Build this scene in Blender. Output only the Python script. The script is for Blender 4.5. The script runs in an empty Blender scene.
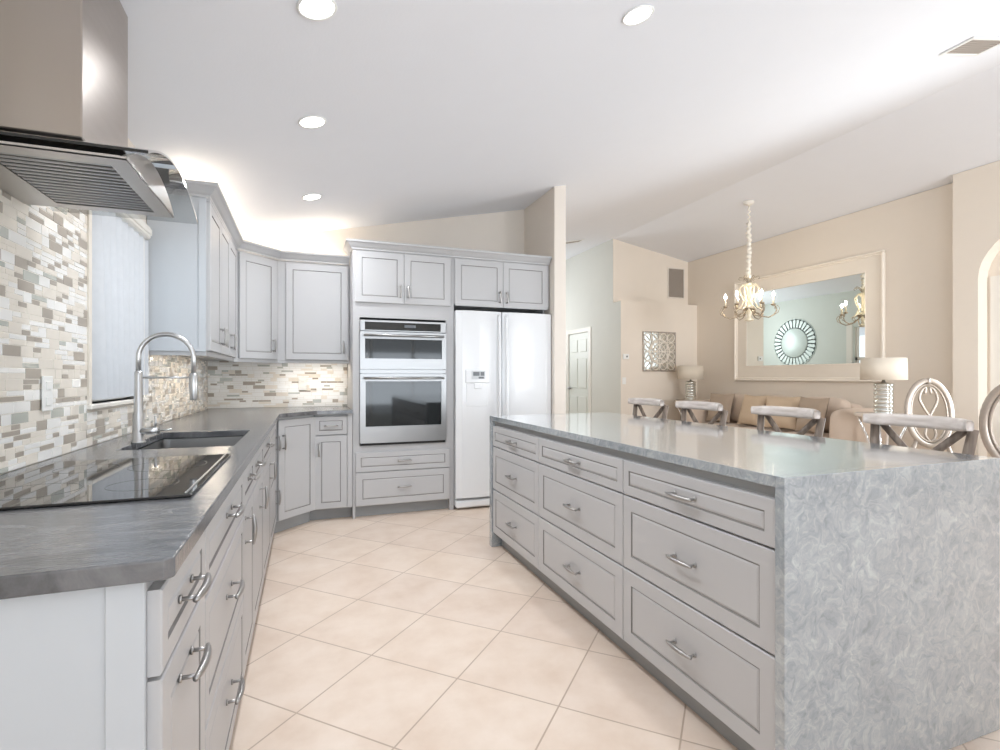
import bpy, math, random
from mathutils import Vector, Matrix
from mathutils.geometry import tessellate_polygon
random.seed(7)
PI = math.pi
SC = bpy.context.scene
C = bpy.context.collection

# ------------------------------------------------------------------ camera, world, exposure
CAM_H, CAM_F, CAM_YAW, HORIZON = 1.1943, 517.33, 20.5524, 377.0
cd = bpy.data.cameras.new('camera'); cam = bpy.data.objects.new('camera', cd); C.objects.link(cam)
cd.sensor_width = 36.0; cd.lens = 36.0 * CAM_F / 1000.0; cd.clip_start = 0.02; cd.clip_end = 100
cd.shift_y = (HORIZON - 375.0) / 1000.0
cam.location = (0, 0, CAM_H); cam.rotation_euler = (PI / 2, 0, -math.radians(CAM_YAW))
SC.camera = cam
SC.view_settings.view_transform = 'Standard'
try: SC.view_settings.look = 'None'
except Exception: pass
SC.view_settings.gamma = 1.0; SC.view_settings.use_curve_mapping = False
SC.view_settings.exposure = 0.27
SC.cycles.use_denoising = True
SC.cycles.max_bounces = 10; SC.cycles.diffuse_bounces = 6; SC.cycles.glossy_bounces = 5
SC.cycles.transmission_bounces = 8; SC.cycles.transparent_max_bounces = 12
SC.cycles.caustics_reflective = False; SC.cycles.caustics_refractive = False
SC.cycles.sample_clamp_indirect = 6.0

w = bpy.data.worlds.new('daylight'); SC.world = w; w.use_nodes = True
bg = w.node_tree.nodes['Background']
bg.inputs[0].default_value = (0.86, 0.93, 1.0, 1); bg.inputs[1].default_value = 1.3

def area_light(name, loc, size, power, col, rot=(0, 0, 0), size_y=None, parent=None, spread=PI):
    l = bpy.data.lights.new(name, 'AREA'); l.energy = power; l.color = col; l.size = size
    l.spread = spread
    if size_y: l.shape = 'RECTANGLE'; l.size_y = size_y
    elif parent is not None: l.shape = 'DISK'
    o = bpy.data.objects.new(name, l); C.objects.link(o); o.location = loc; o.rotation_euler = rot
    if parent: o.parent = parent
    return o
DAY = (0.82, 0.91, 1.0); WARM = (1.0, 0.88, 0.74); # daylight through rear and living room openings; dining beam and hall lamp are added
NEUT = (0.93, 0.96, 1.0)
area_light('daylight_window', (-1.25, 2.88, 1.6), .9, 6, NEUT, (0, -PI / 2, 0), 1.0)
area_light('daylight_rear', (1.3, -2.9, 1.2), 3.8, 120, DAY, (PI / 2 + .95, 0, 0), 2.0, spread=2.5)
area_light('dining_fill', (4.95, -2.9, 1.4), 2.2, 44, NEUT, (PI / 2 + .02, 0, -.12), 1.8, spread=1.25)  # added narrow beam brightening the dining walls, kept off the island end
area_light('daylight_side', (6.9, 2.15, 1.2), 1.9, 140, NEUT, (PI / 2 - .05, 0, PI / 2), 2.0)
area_light('hall_fill', (3.6, 10.2, 2.2), 1.2, 34, NEUT, (-PI / 2, 0, 0), 1.2)  # added lamp brightening the hall; the end wall has no opening

# ------------------------------------------------------------------ materials
def nodes_of(name):
    m = bpy.data.materials.new(name); m.use_nodes = True
    return m, m.node_tree, m.node_tree.nodes['Principled BSDF']
def srgb(r, g, b):
    f = lambda c: ((c / 255 + 0.055) / 1.055) ** 2.4 if c > 10 else c / 255 / 12.92
    return (f(r), f(g), f(b), 1)
def mat(name, col, rough=0.5, metal=0.0, var=0.03, scale=6.0, bump=0.0, bscale=60.0, coat=0.0, emit=None, estr=0, trans=0.0, ior=1.45, sheen=0, alpha=1):
    """procedural material: base colour gently varied by noise, optional bump"""
    m, t, b = nodes_of(name); N, L = t.nodes, t.links
    b.inputs['Roughness'].default_value = rough; b.inputs['Metallic'].default_value = metal
    b.inputs['Coat Weight'].default_value = coat; b.inputs['Coat Roughness'].default_value = 0.08
    b.inputs['IOR'].default_value = ior; b.inputs['Transmission Weight'].default_value = trans
    b.inputs['Sheen Weight'].default_value = sheen; b.inputs['Alpha'].default_value = alpha
    tc = N.new('ShaderNodeTexCoord')
    n = N.new('ShaderNodeTexNoise'); n.inputs['Scale'].default_value = scale; n.inputs['Detail'].default_value = 3
    L.new(tc.outputs['Object'], n.inputs['Vector'])
    mx = N.new('ShaderNodeMix'); mx.data_type = 'RGBA'
    mx.inputs[6].default_value = tuple(c * (1 - var) for c in col[:3]) + (1,)
    mx.inputs[7].default_value = tuple(min(1, c * (1 + var)) for c in col[:3]) + (1,)
    L.new(n.outputs['Fac'], mx.inputs[0]); L.new(mx.outputs[2], b.inputs['Base Color'])
    if bump:
        n2 = N.new('ShaderNodeTexNoise'); n2.inputs['Scale'].default_value = bscale; n2.inputs['Detail'].default_value = 4
        L.new(tc.outputs['Object'], n2.inputs['Vector'])
        bp = N.new('ShaderNodeBump'); bp.inputs['Strength'].default_value = bump; bp.inputs['Distance'].default_value = 0.01
        L.new(n2.outputs['Fac'], bp.inputs['Height']); L.new(bp.outputs['Normal'], b.inputs['Normal'])
    if emit:
        b.inputs['Emission Color'].default_value = emit; b.inputs['Emission Strength'].default_value = estr
    return m
def ramp(N, stops):
    r = N.new('ShaderNodeValToRGB'); e = r.color_ramp.elements
    while len(e) > 1: e.remove(e[-1])
    e[0].position = stops[0][0]; e[0].color = stops[0][1]
    for p, c in stops[1:]:
        x = e.new(p); x.color = c
    return r
def floor_mat():
    m, t, b = nodes_of('floor_tile'); N, L = t.nodes, t.links
    uv = N.new('ShaderNodeUVMap'); uv.uv_map = 'UVMap'
    br = N.new('ShaderNodeTexBrick'); br.offset = 0.0; br.squash = 1.0
    br.inputs['Scale'].default_value = 1; br.inputs['Brick Width'].default_value = 1; br.inputs['Row Height'].default_value = 1
    br.inputs['Mortar Size'].default_value = 0.0085; br.inputs['Mortar Smooth'].default_value = 0.25; br.inputs['Bias'].default_value = 0
    br.inputs['Color1'].default_value = (0.0, 0, 0, 1); br.inputs['Color2'].default_value = (1, 1, 1, 1)
    L.new(uv.outputs[0], br.inputs['Vector'])
    tc = N.new('ShaderNodeTexCoord')
    n = N.new('ShaderNodeTexNoise'); n.inputs['Scale'].default_value = 4.5; n.inputs['Detail'].default_value = 6; n.inputs['Roughness'].default_value = 0.6
    L.new(tc.outputs['Object'], n.inputs['Vector'])
    r = ramp(N, [(0.3, srgb(218, 198, 180)), (0.55, srgb(228, 211, 195)), (0.75, srgb(234, 219, 205))])
    L.new(n.outputs['Fac'], r.inputs[0])
    hs = N.new('ShaderNodeMix'); hs.data_type = 'RGBA'; hs.blend_type = 'MULTIPLY'
    mr = N.new('ShaderNodeMapRange'); mr.inputs['To Min'].default_value = 0.0; mr.inputs['To Max'].default_value = 0.4
    L.new(br.outputs['Color'], mr.inputs[0]); L.new(mr.outputs[0], hs.inputs[0])
    L.new(r.outputs[0], hs.inputs[6]); hs.inputs[7].default_value = srgb(236, 232, 234)
    mx = N.new('ShaderNodeMix'); mx.data_type = 'RGBA'
    L.new(br.outputs['Fac'], mx.inputs[0]); L.new(hs.outputs[2], mx.inputs[6]); mx.inputs[7].default_value = srgb(186, 166, 148)
    L.new(mx.outputs[2], b.inputs['Base Color'])
    b.inputs['Roughness'].default_value = 0.42; b.inputs['Specular IOR Level'].default_value = 0.35
    bp = N.new('ShaderNodeBump'); bp.inputs['Strength'].default_value = 0.4; bp.inputs['Distance'].default_value = 0.004; bp.invert = True
    L.new(br.outputs['Fac'], bp.inputs['Height']); L.new(bp.outputs['Normal'], b.inputs['Normal'])
    return m
def quartz_mat():
    m, t, b = nodes_of('mottled_quartz'); N, L = t.nodes, t.links
    tc = N.new('ShaderNodeTexCoord')
    n0 = N.new('ShaderNodeTexNoise'); n0.inputs['Scale'].default_value = 9; n0.inputs['Detail'].default_value = 3
    L.new(tc.outputs['Object'], n0.inputs['Vector'])
    va = N.new('ShaderNodeVectorMath'); va.operation = 'MULTIPLY_ADD'
    va.inputs[1].default_value = (0.16, 0.16, 0.16)
    L.new(n0.outputs['Color'], va.inputs[0]); L.new(tc.outputs['Object'], va.inputs[2])
    n1 = N.new('ShaderNodeTexNoise'); n1.inputs['Scale'].default_value = 30; n1.inputs['Detail'].default_value = 7; n1.inputs['Roughness'].default_value = 0.66; n1.inputs['Distortion'].default_value = 0.8
    L.new(va.outputs[0], n1.inputs['Vector'])
    r = ramp(N, [(0.28, srgb(128, 137, 144)), (0.42, srgb(152, 160, 165)), (0.54, srgb(166, 173, 177)), (0.66, srgb(184, 189, 192)), (0.78, srgb(208, 212, 214))])
    L.new(n1.outputs['Fac'], r.inputs[0])
    n2 = N.new('ShaderNodeTexNoise'); n2.inputs['Scale'].default_value = 5; n2.inputs['Detail'].default_value = 4
    L.new(tc.outputs['Object'], n2.inputs['Vector'])
    r2 = ramp(N, [(0.35, (0.80, 0.81, 0.83, 1)), (0.65, (1, 1, 1, 1))]); L.new(n2.outputs['Fac'], r2.inputs[0])
    mu = N.new('ShaderNodeMix'); mu.data_type = 'RGBA'; mu.blend_type = 'MULTIPLY'; mu.inputs[0].default_value = 1
    L.new(r.outputs[0], mu.inputs[6]); L.new(r2.outputs[0], mu.inputs[7])
    L.new(mu.outputs[2], b.inputs['Base Color'])
    b.inputs['Roughness'].default_value = 0.18; b.inputs['Specular IOR Level'].default_value = 0.8; b.inputs['Coat Weight'].default_value = 1.0; b.inputs['Coat Roughness'].default_value = 0.08; b.inputs['Coat IOR'].default_value = 1.75
    return m
def granite_mat():
    m, t, b = nodes_of('dark_granite'); N, L = t.nodes, t.links
    tc = N.new('ShaderNodeTexCoord')
    n1 = N.new('ShaderNodeTexNoise'); n1.inputs['Scale'].default_value = 5; n1.inputs['Detail'].default_value = 8; n1.inputs['Roughness'].default_value = 0.65; n1.inputs['Distortion'].default_value = 1.2
    mp = N.new('ShaderNodeMapping'); mp.inputs['Scale'].default_value = (1, 3.2, 1)
    L.new(tc.outputs['Object'], mp.inputs[0]); L.new(mp.outputs[0], n1.inputs['Vector'])
    r = ramp(N, [(0.3, srgb(64, 65, 68)), (0.5, srgb(94, 95, 98)), (0.68, srgb(122, 123, 125))]); L.new(n1.outputs['Fac'], r.inputs[0])
    L.new(r.outputs[0], b.inputs['Base Color'])
    b.inputs['Roughness'].default_value = 0.17; b.inputs['Specular IOR Level'].default_value = 0.95
    n2 = N.new('ShaderNodeTexNoise'); n2.inputs['Scale'].default_value = 38; n2.inputs['Detail'].default_value = 4
    L.new(mp.outputs[0], n2.inputs['Vector'])
    bp = N.new('ShaderNodeBump'); bp.inputs['Strength'].default_value = 0.14; bp.inputs['Distance'].default_value = 0.006
    L.new(n2.outputs['Fac'], bp.inputs['Height']); L.new(bp.outputs['Normal'], b.inputs['Normal'])
    return m
def steel_mat(name, col, rough=0.28, sx=1, sz=60, aniso=0.0):
    m, t, b = nodes_of(name); N, L = t.nodes, t.links
    if aniso:
        tg = N.new('ShaderNodeTangent'); tg.direction_type = 'RADIAL'; tg.axis = 'Z'
        L.new(tg.outputs[0], b.inputs['Tangent']); b.inputs['Anisotropic'].default_value = aniso; b.inputs['Anisotropic Rotation'].default_value = 0.25
    b.inputs['Metallic'].default_value = 1; b.inputs['Base Color'].default_value = col
    tc = N.new('ShaderNodeTexCoord'); mp = N.new('ShaderNodeMapping'); mp.inputs['Scale'].default_value = (sx, sx, sz)
    n = N.new('ShaderNodeTexNoise'); n.inputs['Scale'].default_value = 8; n.inputs['Detail'].default_value = 3
    L.new(tc.outputs['Object'], mp.inputs[0]); L.new(mp.outputs[0], n.inputs['Vector'])
    mr = N.new('ShaderNodeMapRange'); mr.inputs['To Min'].default_value = rough - 0.06; mr.inputs['To Max'].default_value = rough + 0.08
    L.new(n.outputs['Fac'], mr.inputs[0]); L.new(mr.outputs[0], b.inputs['Roughness'])
    return m
def wood_mat(name, c1, c2, rough=0.5, sc=(25, 25, 2.5)):
    m, t, b = nodes_of(name); N, L = t.nodes, t.links
    tc = N.new('ShaderNodeTexCoord'); mp = N.new('ShaderNodeMapping'); mp.inputs['Scale'].default_value = sc
    n = N.new('ShaderNodeTexNoise'); n.inputs['Scale'].default_value = 1.5; n.inputs['Detail'].default_value = 5; n.inputs['Distortion'].default_value = 0.6
    L.new(tc.outputs['Object'], mp.inputs[0]); L.new(mp.outputs[0], n.inputs['Vector'])
    r = ramp(N, [(0.35, c1), (0.65, c2)]); L.new(n.outputs['Fac'], r.inputs[0]); L.new(r.outputs[0], b.inputs['Base Color'])
    b.inputs['Roughness'].default_value = rough
    return m
def glass_mat(name, col=(1, 1, 1, 1), alpha=0.25, rough=0.02):
    """thin clear pane: mostly transparent with a glossy reflection"""
    m = bpy.data.materials.new(name); m.use_nodes = True; t = m.node_tree; N, L = t.nodes, t.links
    N.remove(N['Principled BSDF'])
    tr = N.new('ShaderNodeBsdfTransparent'); tr.inputs[0].default_value = col
    gl = N.new('ShaderNodeBsdfGlossy'); gl.inputs['Roughness'].default_value = rough
    lw = N.new('ShaderNodeLayerWeight'); lw.inputs[0].default_value = alpha
    mx = N.new('ShaderNodeMixShader'); L.new(lw.outputs['Fresnel'], mx.inputs[0])
    L.new(tr.outputs[0], mx.inputs[1]); L.new(gl.outputs[0], mx.inputs[2])
    L.new(mx.outputs[0], N['Material Output'].inputs[0])
    return m
def blind_mat():
    m = bpy.data.materials.new('blind_fabric'); m.use_nodes = True; t = m.node_tree; N, L = t.nodes, t.links
    N.remove(N['Principled BSDF'])
    tc = N.new('ShaderNodeTexCoord'); n = N.new('ShaderNodeTexNoise'); n.inputs['Scale'].default_value = 30
    L.new(tc.outputs['Object'], n.inputs['Vector'])
    r = ramp(N, [(0.3, srgb(204, 207, 211)), (0.7, srgb(208, 211, 215))]); L.new(n.outputs['Fac'], r.inputs[0])
    d = N.new('ShaderNodeBsdfDiffuse'); tl = N.new('ShaderNodeBsdfTranslucent'); mx = N.new('ShaderNodeMixShader'); mx.inputs[0].default_value = 0.09
    L.new(r.outputs[0], d.inputs[0]); L.new(r.outputs[0], tl.inputs[0])
    L.new(d.outputs[0], mx.inputs[1]); L.new(tl.outputs[0], mx.inputs[2]); L.new(mx.outputs[0], N['Material Output'].inputs[0])
    return m
M = {
 'cab': mat('grey_cabinet_paint', srgb(185, 185, 186), 0.38, var=0.015),
 'glaze': mat('dark_groove_glaze', srgb(132, 130, 128), 0.55, var=0.03),
 'cabend_daylit': mat('daylit_grey_cabinet_side', srgb(190, 194, 198), 0.45, var=0.02),  # cabinet grey made paler and bluer for daylight on the end panels
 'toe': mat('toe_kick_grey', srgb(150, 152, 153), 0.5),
 'wall': mat('beige_wall_paint', srgb(230, 220, 207), 0.75, var=0.015, bump=0.04, bscale=120),
 'wallk': mat('cream_wall_paint', srgb(224, 216, 206), 0.75, var=0.015, bump=0.04, bscale=120),
 'wall_daytint': mat('daylight_tinted_wall_paint', srgb(212, 217, 211), 0.75, var=0.015),  # green cast of the daylight put into the wall colour
 'hall': mat('pale_hall_wall_paint', srgb(220, 219, 212), 0.75, var=0.015),
 'ceil': mat('ceiling_paint', srgb(232, 234, 239), 0.85, var=0.01, bump=0.05, bscale=90),
 'trim': mat('white_trim_paint', srgb(232, 228, 220), 0.4, var=0.01),
 'frame': mat('cream_mirror_frame', srgb(234, 225, 212), 0.5, var=0.02),
 'moulding': mat('ivory_frame_moulding', srgb(242, 234, 222), 0.4, var=0.01),
 'door': mat('white_door_paint', srgb(226, 228, 222), 0.4, var=0.01),
 'floor': floor_mat(), 'quartz': quartz_mat(), 'granite': granite_mat(),
 'steel': steel_mat('brushed_steel', (0.38, 0.38, 0.38, 1), 0.34),
 'hoodsteel': steel_mat('hood_brushed_steel', (0.50, 0.48, 0.46, 1), 0.32),
 'chimney': steel_mat('chimney_steel', (0.46, 0.41, 0.37, 1), 0.30, 1, 6, 0.8),
 'nickel': mat('brushed_nickel', (0.42, 0.41, 0.40, 1), 0.34, 1.0),
 'faucet': mat('brushed_faucet_steel', (0.54, 0.545, 0.55, 1), 0.30, 1.0),
 'chrome': mat('chrome', (0.86, 0.87, 0.88, 1), 0.08, 1.0, var=0.01),
 'dark': mat('dark_gap', (0.012, 0.012, 0.012, 1), 0.6),
 'cavity': mat('filter_cavity_dark', (0.07, 0.065, 0.06, 1), 0.5),
 'oven': mat('oven_black_glass', (0.012, 0.014, 0.015, 1), 0.05, coat=0.3),
 'ceran': mat('cooktop_black_glass', (0.010, 0.010, 0.011, 1), 0.03, ior=1.7),
 'fridge': mat('glossy_white_enamel', srgb(226, 228, 230), 0.14, var=0.008),
 'fridgedisp': mat('dispenser_grey', srgb(196, 199, 202), 0.3),
 'display': mat('grey_display', srgb(96, 100, 104), 0.2),
 'mirror_painted': mat('mirror_painted_reflection', (0.60, 0.67, 0.64, 1), 0.4, 0.15, var=0.03),  # pale green reflection put into a dull base colour
 'mirror': mat('mirror_glass', (0.86, 0.90, 0.88, 1), 0.01, 1.0, var=0.0),
 'blind': blind_mat(),
 'pane': glass_mat('window_pane', (0.96, 0.98, 0.98, 1)),
 'hoodglass': glass_mat('hood_glass', (0.84, 0.85, 0.85, 1), 0.12),
 'hoodedge': mat('tinted_glass_edge', (0.02, 0.02, 0.02, 1), 0.12),
 'grout': mat('pale_grout', srgb(226, 221, 212), 0.8),
 't_white': mat('white_glass_tile', srgb(238, 237, 234), 0.12, var=0.02, coat=0.3),
 't_cream': mat('cream_stone_tile', srgb(225, 218, 207), 0.35, var=0.04, scale=30),
 't_greige': mat('greige_stone_tile', srgb(170, 161, 150), 0.3, var=0.07, scale=25),
 't_green': mat('grey_green_glass_tile', srgb(184, 186, 178), 0.10, var=0.04, coat=0.3),
 'seatwood': wood_mat('weathered_rail_wood', srgb(190, 180, 172), srgb(216, 208, 202), 0.35, (2.5, 25, 25)),
 'legwood': wood_mat('dark_weathered_wood', srgb(92, 80, 70), srgb(136, 122, 110), 0.55),
 'silver': mat('silver_leaf_wood', srgb(176, 165, 154), 0.36, 0.45, var=0.12, scale=25),
 'cream_cloth': mat('cream_upholstery', srgb(206, 192, 174), 0.85, bump=0.1, bscale=300),
 'sofa': mat('taupe_sofa_fabric', srgb(208, 190, 173), 0.8, var=0.05, bump=0.12, bscale=90, sheen=0.2),
 'tan': mat('tan_cushion', srgb(206, 184, 158), 0.7, var=0.06, bump=0.2, bscale=25),
 'taupe': mat('taupe_cushion', srgb(176, 158, 140), 0.7, var=0.06, bump=0.2, bscale=25),
 'shade': mat('linen_lamp_shade', srgb(222, 212, 196), 0.8, bump=0.1, bscale=400),
 'lampglass': mat('mercury_glass', (0.75, 0.76, 0.72, 1), 0.12, 0.85, var=0.25, scale=60),
 'silk': mat('cream_silk', srgb(240, 234, 222), 0.5, bump=0.3, bscale=80),
 'ivory': mat('ivory_enamel_metal', srgb(236, 226, 204), 0.3, 0.2),
 'antique': mat('antique_silver', srgb(172, 158, 138), 0.3, 0.8, var=0.15, scale=40),
 'glow': mat('bulb_glow', (1, 0.9, 0.7, 1), 0.5, emit=(1, 0.86, 0.66, 1), estr=95),
 'disc': mat('downlight_lens', (1, 1, 1, 1), 0.5, emit=(1, 0.97, 0.93, 1), estr=8),
 'led': mat('led_strip', (1, 0.9, 0.75, 1), 0.5, emit=(1, 0.86, 0.68, 1), estr=14),
 'white': mat('white_plastic', srgb(235, 235, 232), 0.35, var=0.01),
 'tabletop': mat('cream_lacquer_table', srgb(226, 214, 200), 0.22),
 'ground': mat('patio_ground', srgb(190, 185, 176), 0.9),
 'brown': wood_mat('brown_cabinet_wood', srgb(92, 60, 44), srgb(120, 82, 60), 0.4),
 'ventgrey': mat('vent_grey', srgb(160, 150, 140), 0.6),
}

# ------------------------------------------------------------------ mesh builders
class MB:
    def __init__(s): s.v = []; s.f = []; s.mi = []; s.mats = []; s.sm = []
    def m(s, mt):
        if mt not in s.mats: s.mats.append(mt)
        return s.mats.index(mt)
    def add(s, vs, fs, mt, smooth=False, xf=None):
        k = len(s.v); i = s.m(mt)
        for p in vs:
            p = Vector(p)
            if xf is not None: p = xf @ p
            s.v.append(p)
        for f in fs: s.f.append(tuple(k + a for a in f)); s.mi.append(i); s.sm.append(smooth)
    def box(s, x0, x1, y0, y1, z0, z1, mt, bev=0.0, xf=None):
        if x1 < x0: x0, x1 = x1, x0
        if y1 < y0: y0, y1 = y1, y0
        if z1 < z0: z0, z1 = z1, z0
        if bev <= 0:
            vs = [(x0,y0,z0),(x1,y0,z0),(x1,y1,z0),(x0,y1,z0),(x0,y0,z1),(x1,y0,z1),(x1,y1,z1),(x0,y1,z1)]
            fs = [(0,3,2,1),(4,5,6,7),(0,1,5,4),(1,2,6,5),(2,3,7,6),(3,0,4,7)]
            s.add(vs, fs, mt, xf=xf); return
        b = min(bev, (x1-x0)*.49, (y1-y0)*.49, (z1-z0)*.49); vs = []; fs = []; idx = {}
        X = (x0, x1); Y = (y0, y1); Z = (z0, z1)
        for i in (0,1):
            for j in (0,1):
                for k in (0,1):
                    sx, sy, sz = (1 if i == 0 else -1), (1 if j == 0 else -1), (1 if k == 0 else -1)
                    for a in range(3):
                        p = [X[i]+sx*b, Y[j]+sy*b, Z[k]+sz*b]; p[a] = (X[i], Y[j], Z[k])[a]
                        idx[(i,j,k,a)] = len(vs); vs.append(tuple(p))
        for a in range(3):
            o = [q for q in range(3) if q != a]
            for e in (0,1):
                c = []
                for u, v_ in ((0,0),(1,0),(1,1),(0,1)):
                    q = [0,0,0]; q[a] = e; q[o[0]] = u; q[o[1]] = v_; c.append(idx[(q[0],q[1],q[2],a)])
                if (e == 1) == (a == 1): c.reverse()
                fs.append(tuple(c))
        for a in range(3):
            o = [q for q in range(3) if q != a]
            for u in (0,1):
                for v_ in (0,1):
                    q0=[0,0,0]; q1=[0,0,0]; q0[o[0]]=q1[o[0]]=u; q0[o[1]]=q1[o[1]]=v_; q0[a]=0; q1[a]=1
                    c = [idx[tuple(q0)+(o[0],)], idx[tuple(q1)+(o[0],)], idx[tuple(q1)+(o[1],)], idx[tuple(q0)+(o[1],)]]
                    fs.append(tuple(c))
        for i in (0,1):
            for j in (0,1):
                for k in (0,1): fs.append((idx[(i,j,k,0)], idx[(i,j,k,1)], idx[(i,j,k,2)]))
        ctr = Vector(((x0+x1)/2,(y0+y1)/2,(z0+z1)/2)); out = []
        for f in fs:
            p = [Vector(vs[q]) for q in f]; n = (p[1]-p[0]).cross(p[2]-p[0]); cc = sum(p, Vector())/len(p)
            out.append(f if n.dot(cc-ctr) > 0 else tuple(reversed(f)))
        s.add(vs, out, mt, xf=xf)
    def tube(s, pts, r, mt, n=10, closed=False, xf=None, caps=True, flat=1.0):
        pts = [Vector(p) for p in pts]; m = len(pts); R = r if isinstance(r, (list, tuple)) else [r]*m
        vs = []; fs = []; up = None
        for i, p in enumerate(pts):
            a = pts[(i-1) % m] if (closed or i > 0) else p; b = pts[(i+1) % m] if (closed or i < m-1) else p
            t = (b-a).normalized()
            if up is None:
                up = Vector((0,0,1)) if abs(t.z) < 0.9 else Vector((1,0,0))
            sd = t.cross(up).normalized(); up = sd.cross(t).normalized()
            for k in range(n):
                an = 2*PI*k/n; vs.append(p + (sd*math.cos(an) + up*math.sin(an)*flat)*R[i])
        rng = m if closed else m-1
        for i in range(rng):
            j = (i+1) % m
            for k in range(n):
                l = (k+1) % n; fs.append((i*n+k, i*n+l, j*n+l, j*n+k))
        if caps and not closed: fs.append(tuple(range(n-1,-1,-1))); fs.append(tuple((m-1)*n+k for k in range(n)))
        s.add(vs, fs, mt, True, xf)
    def lathe(s, prof, mt, n=24, xf=None, smooth=True, closed_prof=False):
        vs = []; fs = []; m = len(prof)
        for r, z in prof:
            for k in range(n):
                a = 2*PI*k/n; vs.append((r*math.cos(a), r*math.sin(a), z))
        for i in range(m-1):
            for k in range(n):
                l = (k+1) % n; fs.append((i*n+k, i*n+l, (i+1)*n+l, (i+1)*n+k))
        if prof[0][0] > 1e-5: fs.append(tuple(range(n-1,-1,-1)))
        if prof[-1][0] > 1e-5: fs.append(tuple((m-1)*n+k for k in range(n)))
        s.add(vs, fs, mt, smooth, xf)
    def prism(s, poly, z0, z1, mt, holes=(), xf=None, top=None):
        loops = [list(poly)] + [list(h) for h in holes]
        flat = [p for l in loops for p in l]; n = len(flat)
        tris = tessellate_polygon([[Vector((p[0], p[1], 0)) for p in l] for l in loops])
        vs = [(p[0], p[1], z0) for p in flat] + [(p[0], p[1], z1) for p in flat]; fs = []
        for t_ in tris:
            a, b, c_ = [Vector((flat[q][0], flat[q][1], 0)) for q in t_]
            if (b-a).cross(c_-a).z < 0: t_ = tuple(reversed(t_))
            fs.append(tuple(n+q for q in t_)); fs.append(tuple(reversed(t_)))
        k = 0
        for li, l in enumerate(loops):
            ar = sum(l[i][0]*l[(i+1)%len(l)][1]-l[(i+1)%len(l)][0]*l[i][1] for i in range(len(l)))
            ccw = ar > 0
            for i in range(len(l)):
                a = k+i; b = k+(i+1) % len(l)
                f = (a, b, n+b, n+a)
                if ccw != (li == 0): f = tuple(reversed(f))
                fs.append(f)
            k += len(l)
        s.add(vs, fs, mt, xf=xf)
    def build(s, name, parent=None, loc=None, sub=0, bevel=0):
        me = bpy.data.meshes.new(name); me.from_pydata([tuple(p) for p in s.v], [], s.f)
        for mt in s.mats: me.materials.append(mt)
        for p, i, q in zip(me.polygons, s.mi, s.sm): p.material_index = i; p.use_smooth = q
        me.update()
        o = bpy.data.objects.new(name, me); C.objects.link(o)
        if parent: o.parent = parent
        if loc: o.location = loc
        if bevel:
            b = o.modifiers.new('bevel', 'BEVEL'); b.width = bevel; b.segments = 3; b.limit_method = 'ANGLE'
        if sub:
            b = o.modifiers.new('sub', 'SUBSURF'); b.levels = sub; b.render_levels = sub
            for p in me.polygons: p.use_smooth = True
        return o
def tag(o, label=None, cat=None, group=None, kind=None):
    if label: o['label'] = label
    if cat: o['category'] = cat
    if group: o['group'] = group
    if kind: o['kind'] = kind
    return o
def thing(name, loc, label, cat, rz=0.0, group=None):
    o = bpy.data.objects.new(name, None); C.objects.link(o); o.location = loc; o.rotation_euler = (0, 0, rz); o.empty_display_size = 0.1
    return tag(o, label, cat, group)
def struct(name, mb, parent=None):
    o = mb.build(name, parent)
    if not parent: o['kind'] = 'structure'
    return o
def kids(o): return [c for c in bpy.data.objects if c.parent == o]
def dup(root, loc, rz, label, group=None):
    r = root.copy(); C.objects.link(r); r.location = loc; r.rotation_euler = (0, 0, rz); r['label'] = label
    if group: r['group'] = group
    for ch in kids(root):
        c = ch.copy(); C.objects.link(c); c.parent = r
        for g in kids(ch):
            d = g.copy(); C.objects.link(d); d.parent = c
    return r
def bx(x0, x1, y0, y1, z0, z1, mt, bev=0):
    b = MB(); b.box(x0, x1, y0, y1, z0, z1, mt, bev); return b

# ------------------------------------------------------------------ the room
XL, YB, XM = -0.81, 5.12, 6.57          # left wall, kitchen back wall, mirror wall
RX, RZ = 4.97, 2.53+.2125*4.97                    # ridge of the vaulted ceiling
def ceil_z(x): return 2.53 + 0.2125 * x if x < RX else RZ - 0.175 * (x - RX)
YR, YF = -3.0, 11.0
# floor with tile grid turned 45 degrees
ph = math.radians(-44.7855); TS = 0.4193; OX, OY = -0.3297, 2.2708
fm = bpy.data.meshes.new('floor'); q = [(-1.0, YR-0.2), (7.6, YR-0.2), (7.6, YF+.2), (-1.0, YF+.2)]
fm.from_pydata([(a, b, 0) for a, b in q] + [(a, b, -0.12) for a, b in q], [], [(0,1,2,3),(7,6,5,4),(0,4,5,1),(1,5,6,2),(2,6,7,3),(3,7,4,0)])
uvl = fm.uv_layers.new(name='UVMap')
for lp in fm.loops:
    x, y, _ = fm.vertices[lp.vertex_index].co; dx, dy = x-OX, y-OY
    uvl.data[lp.index].uv = ((dx*math.cos(ph)+dy*math.sin(ph))/TS, (-dx*math.sin(ph)+dy*math.cos(ph))/TS)
fm.materials.append(M['floor']); fo = bpy.data.objects.new('floor', fm); C.objects.link(fo); fo['kind'] = 'structure'
# ceiling: two sloping planes meeting at the ridge
b = MB(); xs = [-1.0, RX, 7.6]
b.add([(x, y, ceil_z(x)+dz) for dz in (0, .15) for x in xs for y in (YR-.2, YF+.2)],
      [(0,2,3,1),(2,4,5,3),(6,7,9,8),(8,9,11,10),(0,1,7,6),(4,10,11,5),(0,6,8,2),(2,8,10,4),(1,3,9,7),(3,5,11,9)], M['ceil'])
struct('ceiling', b)
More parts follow.
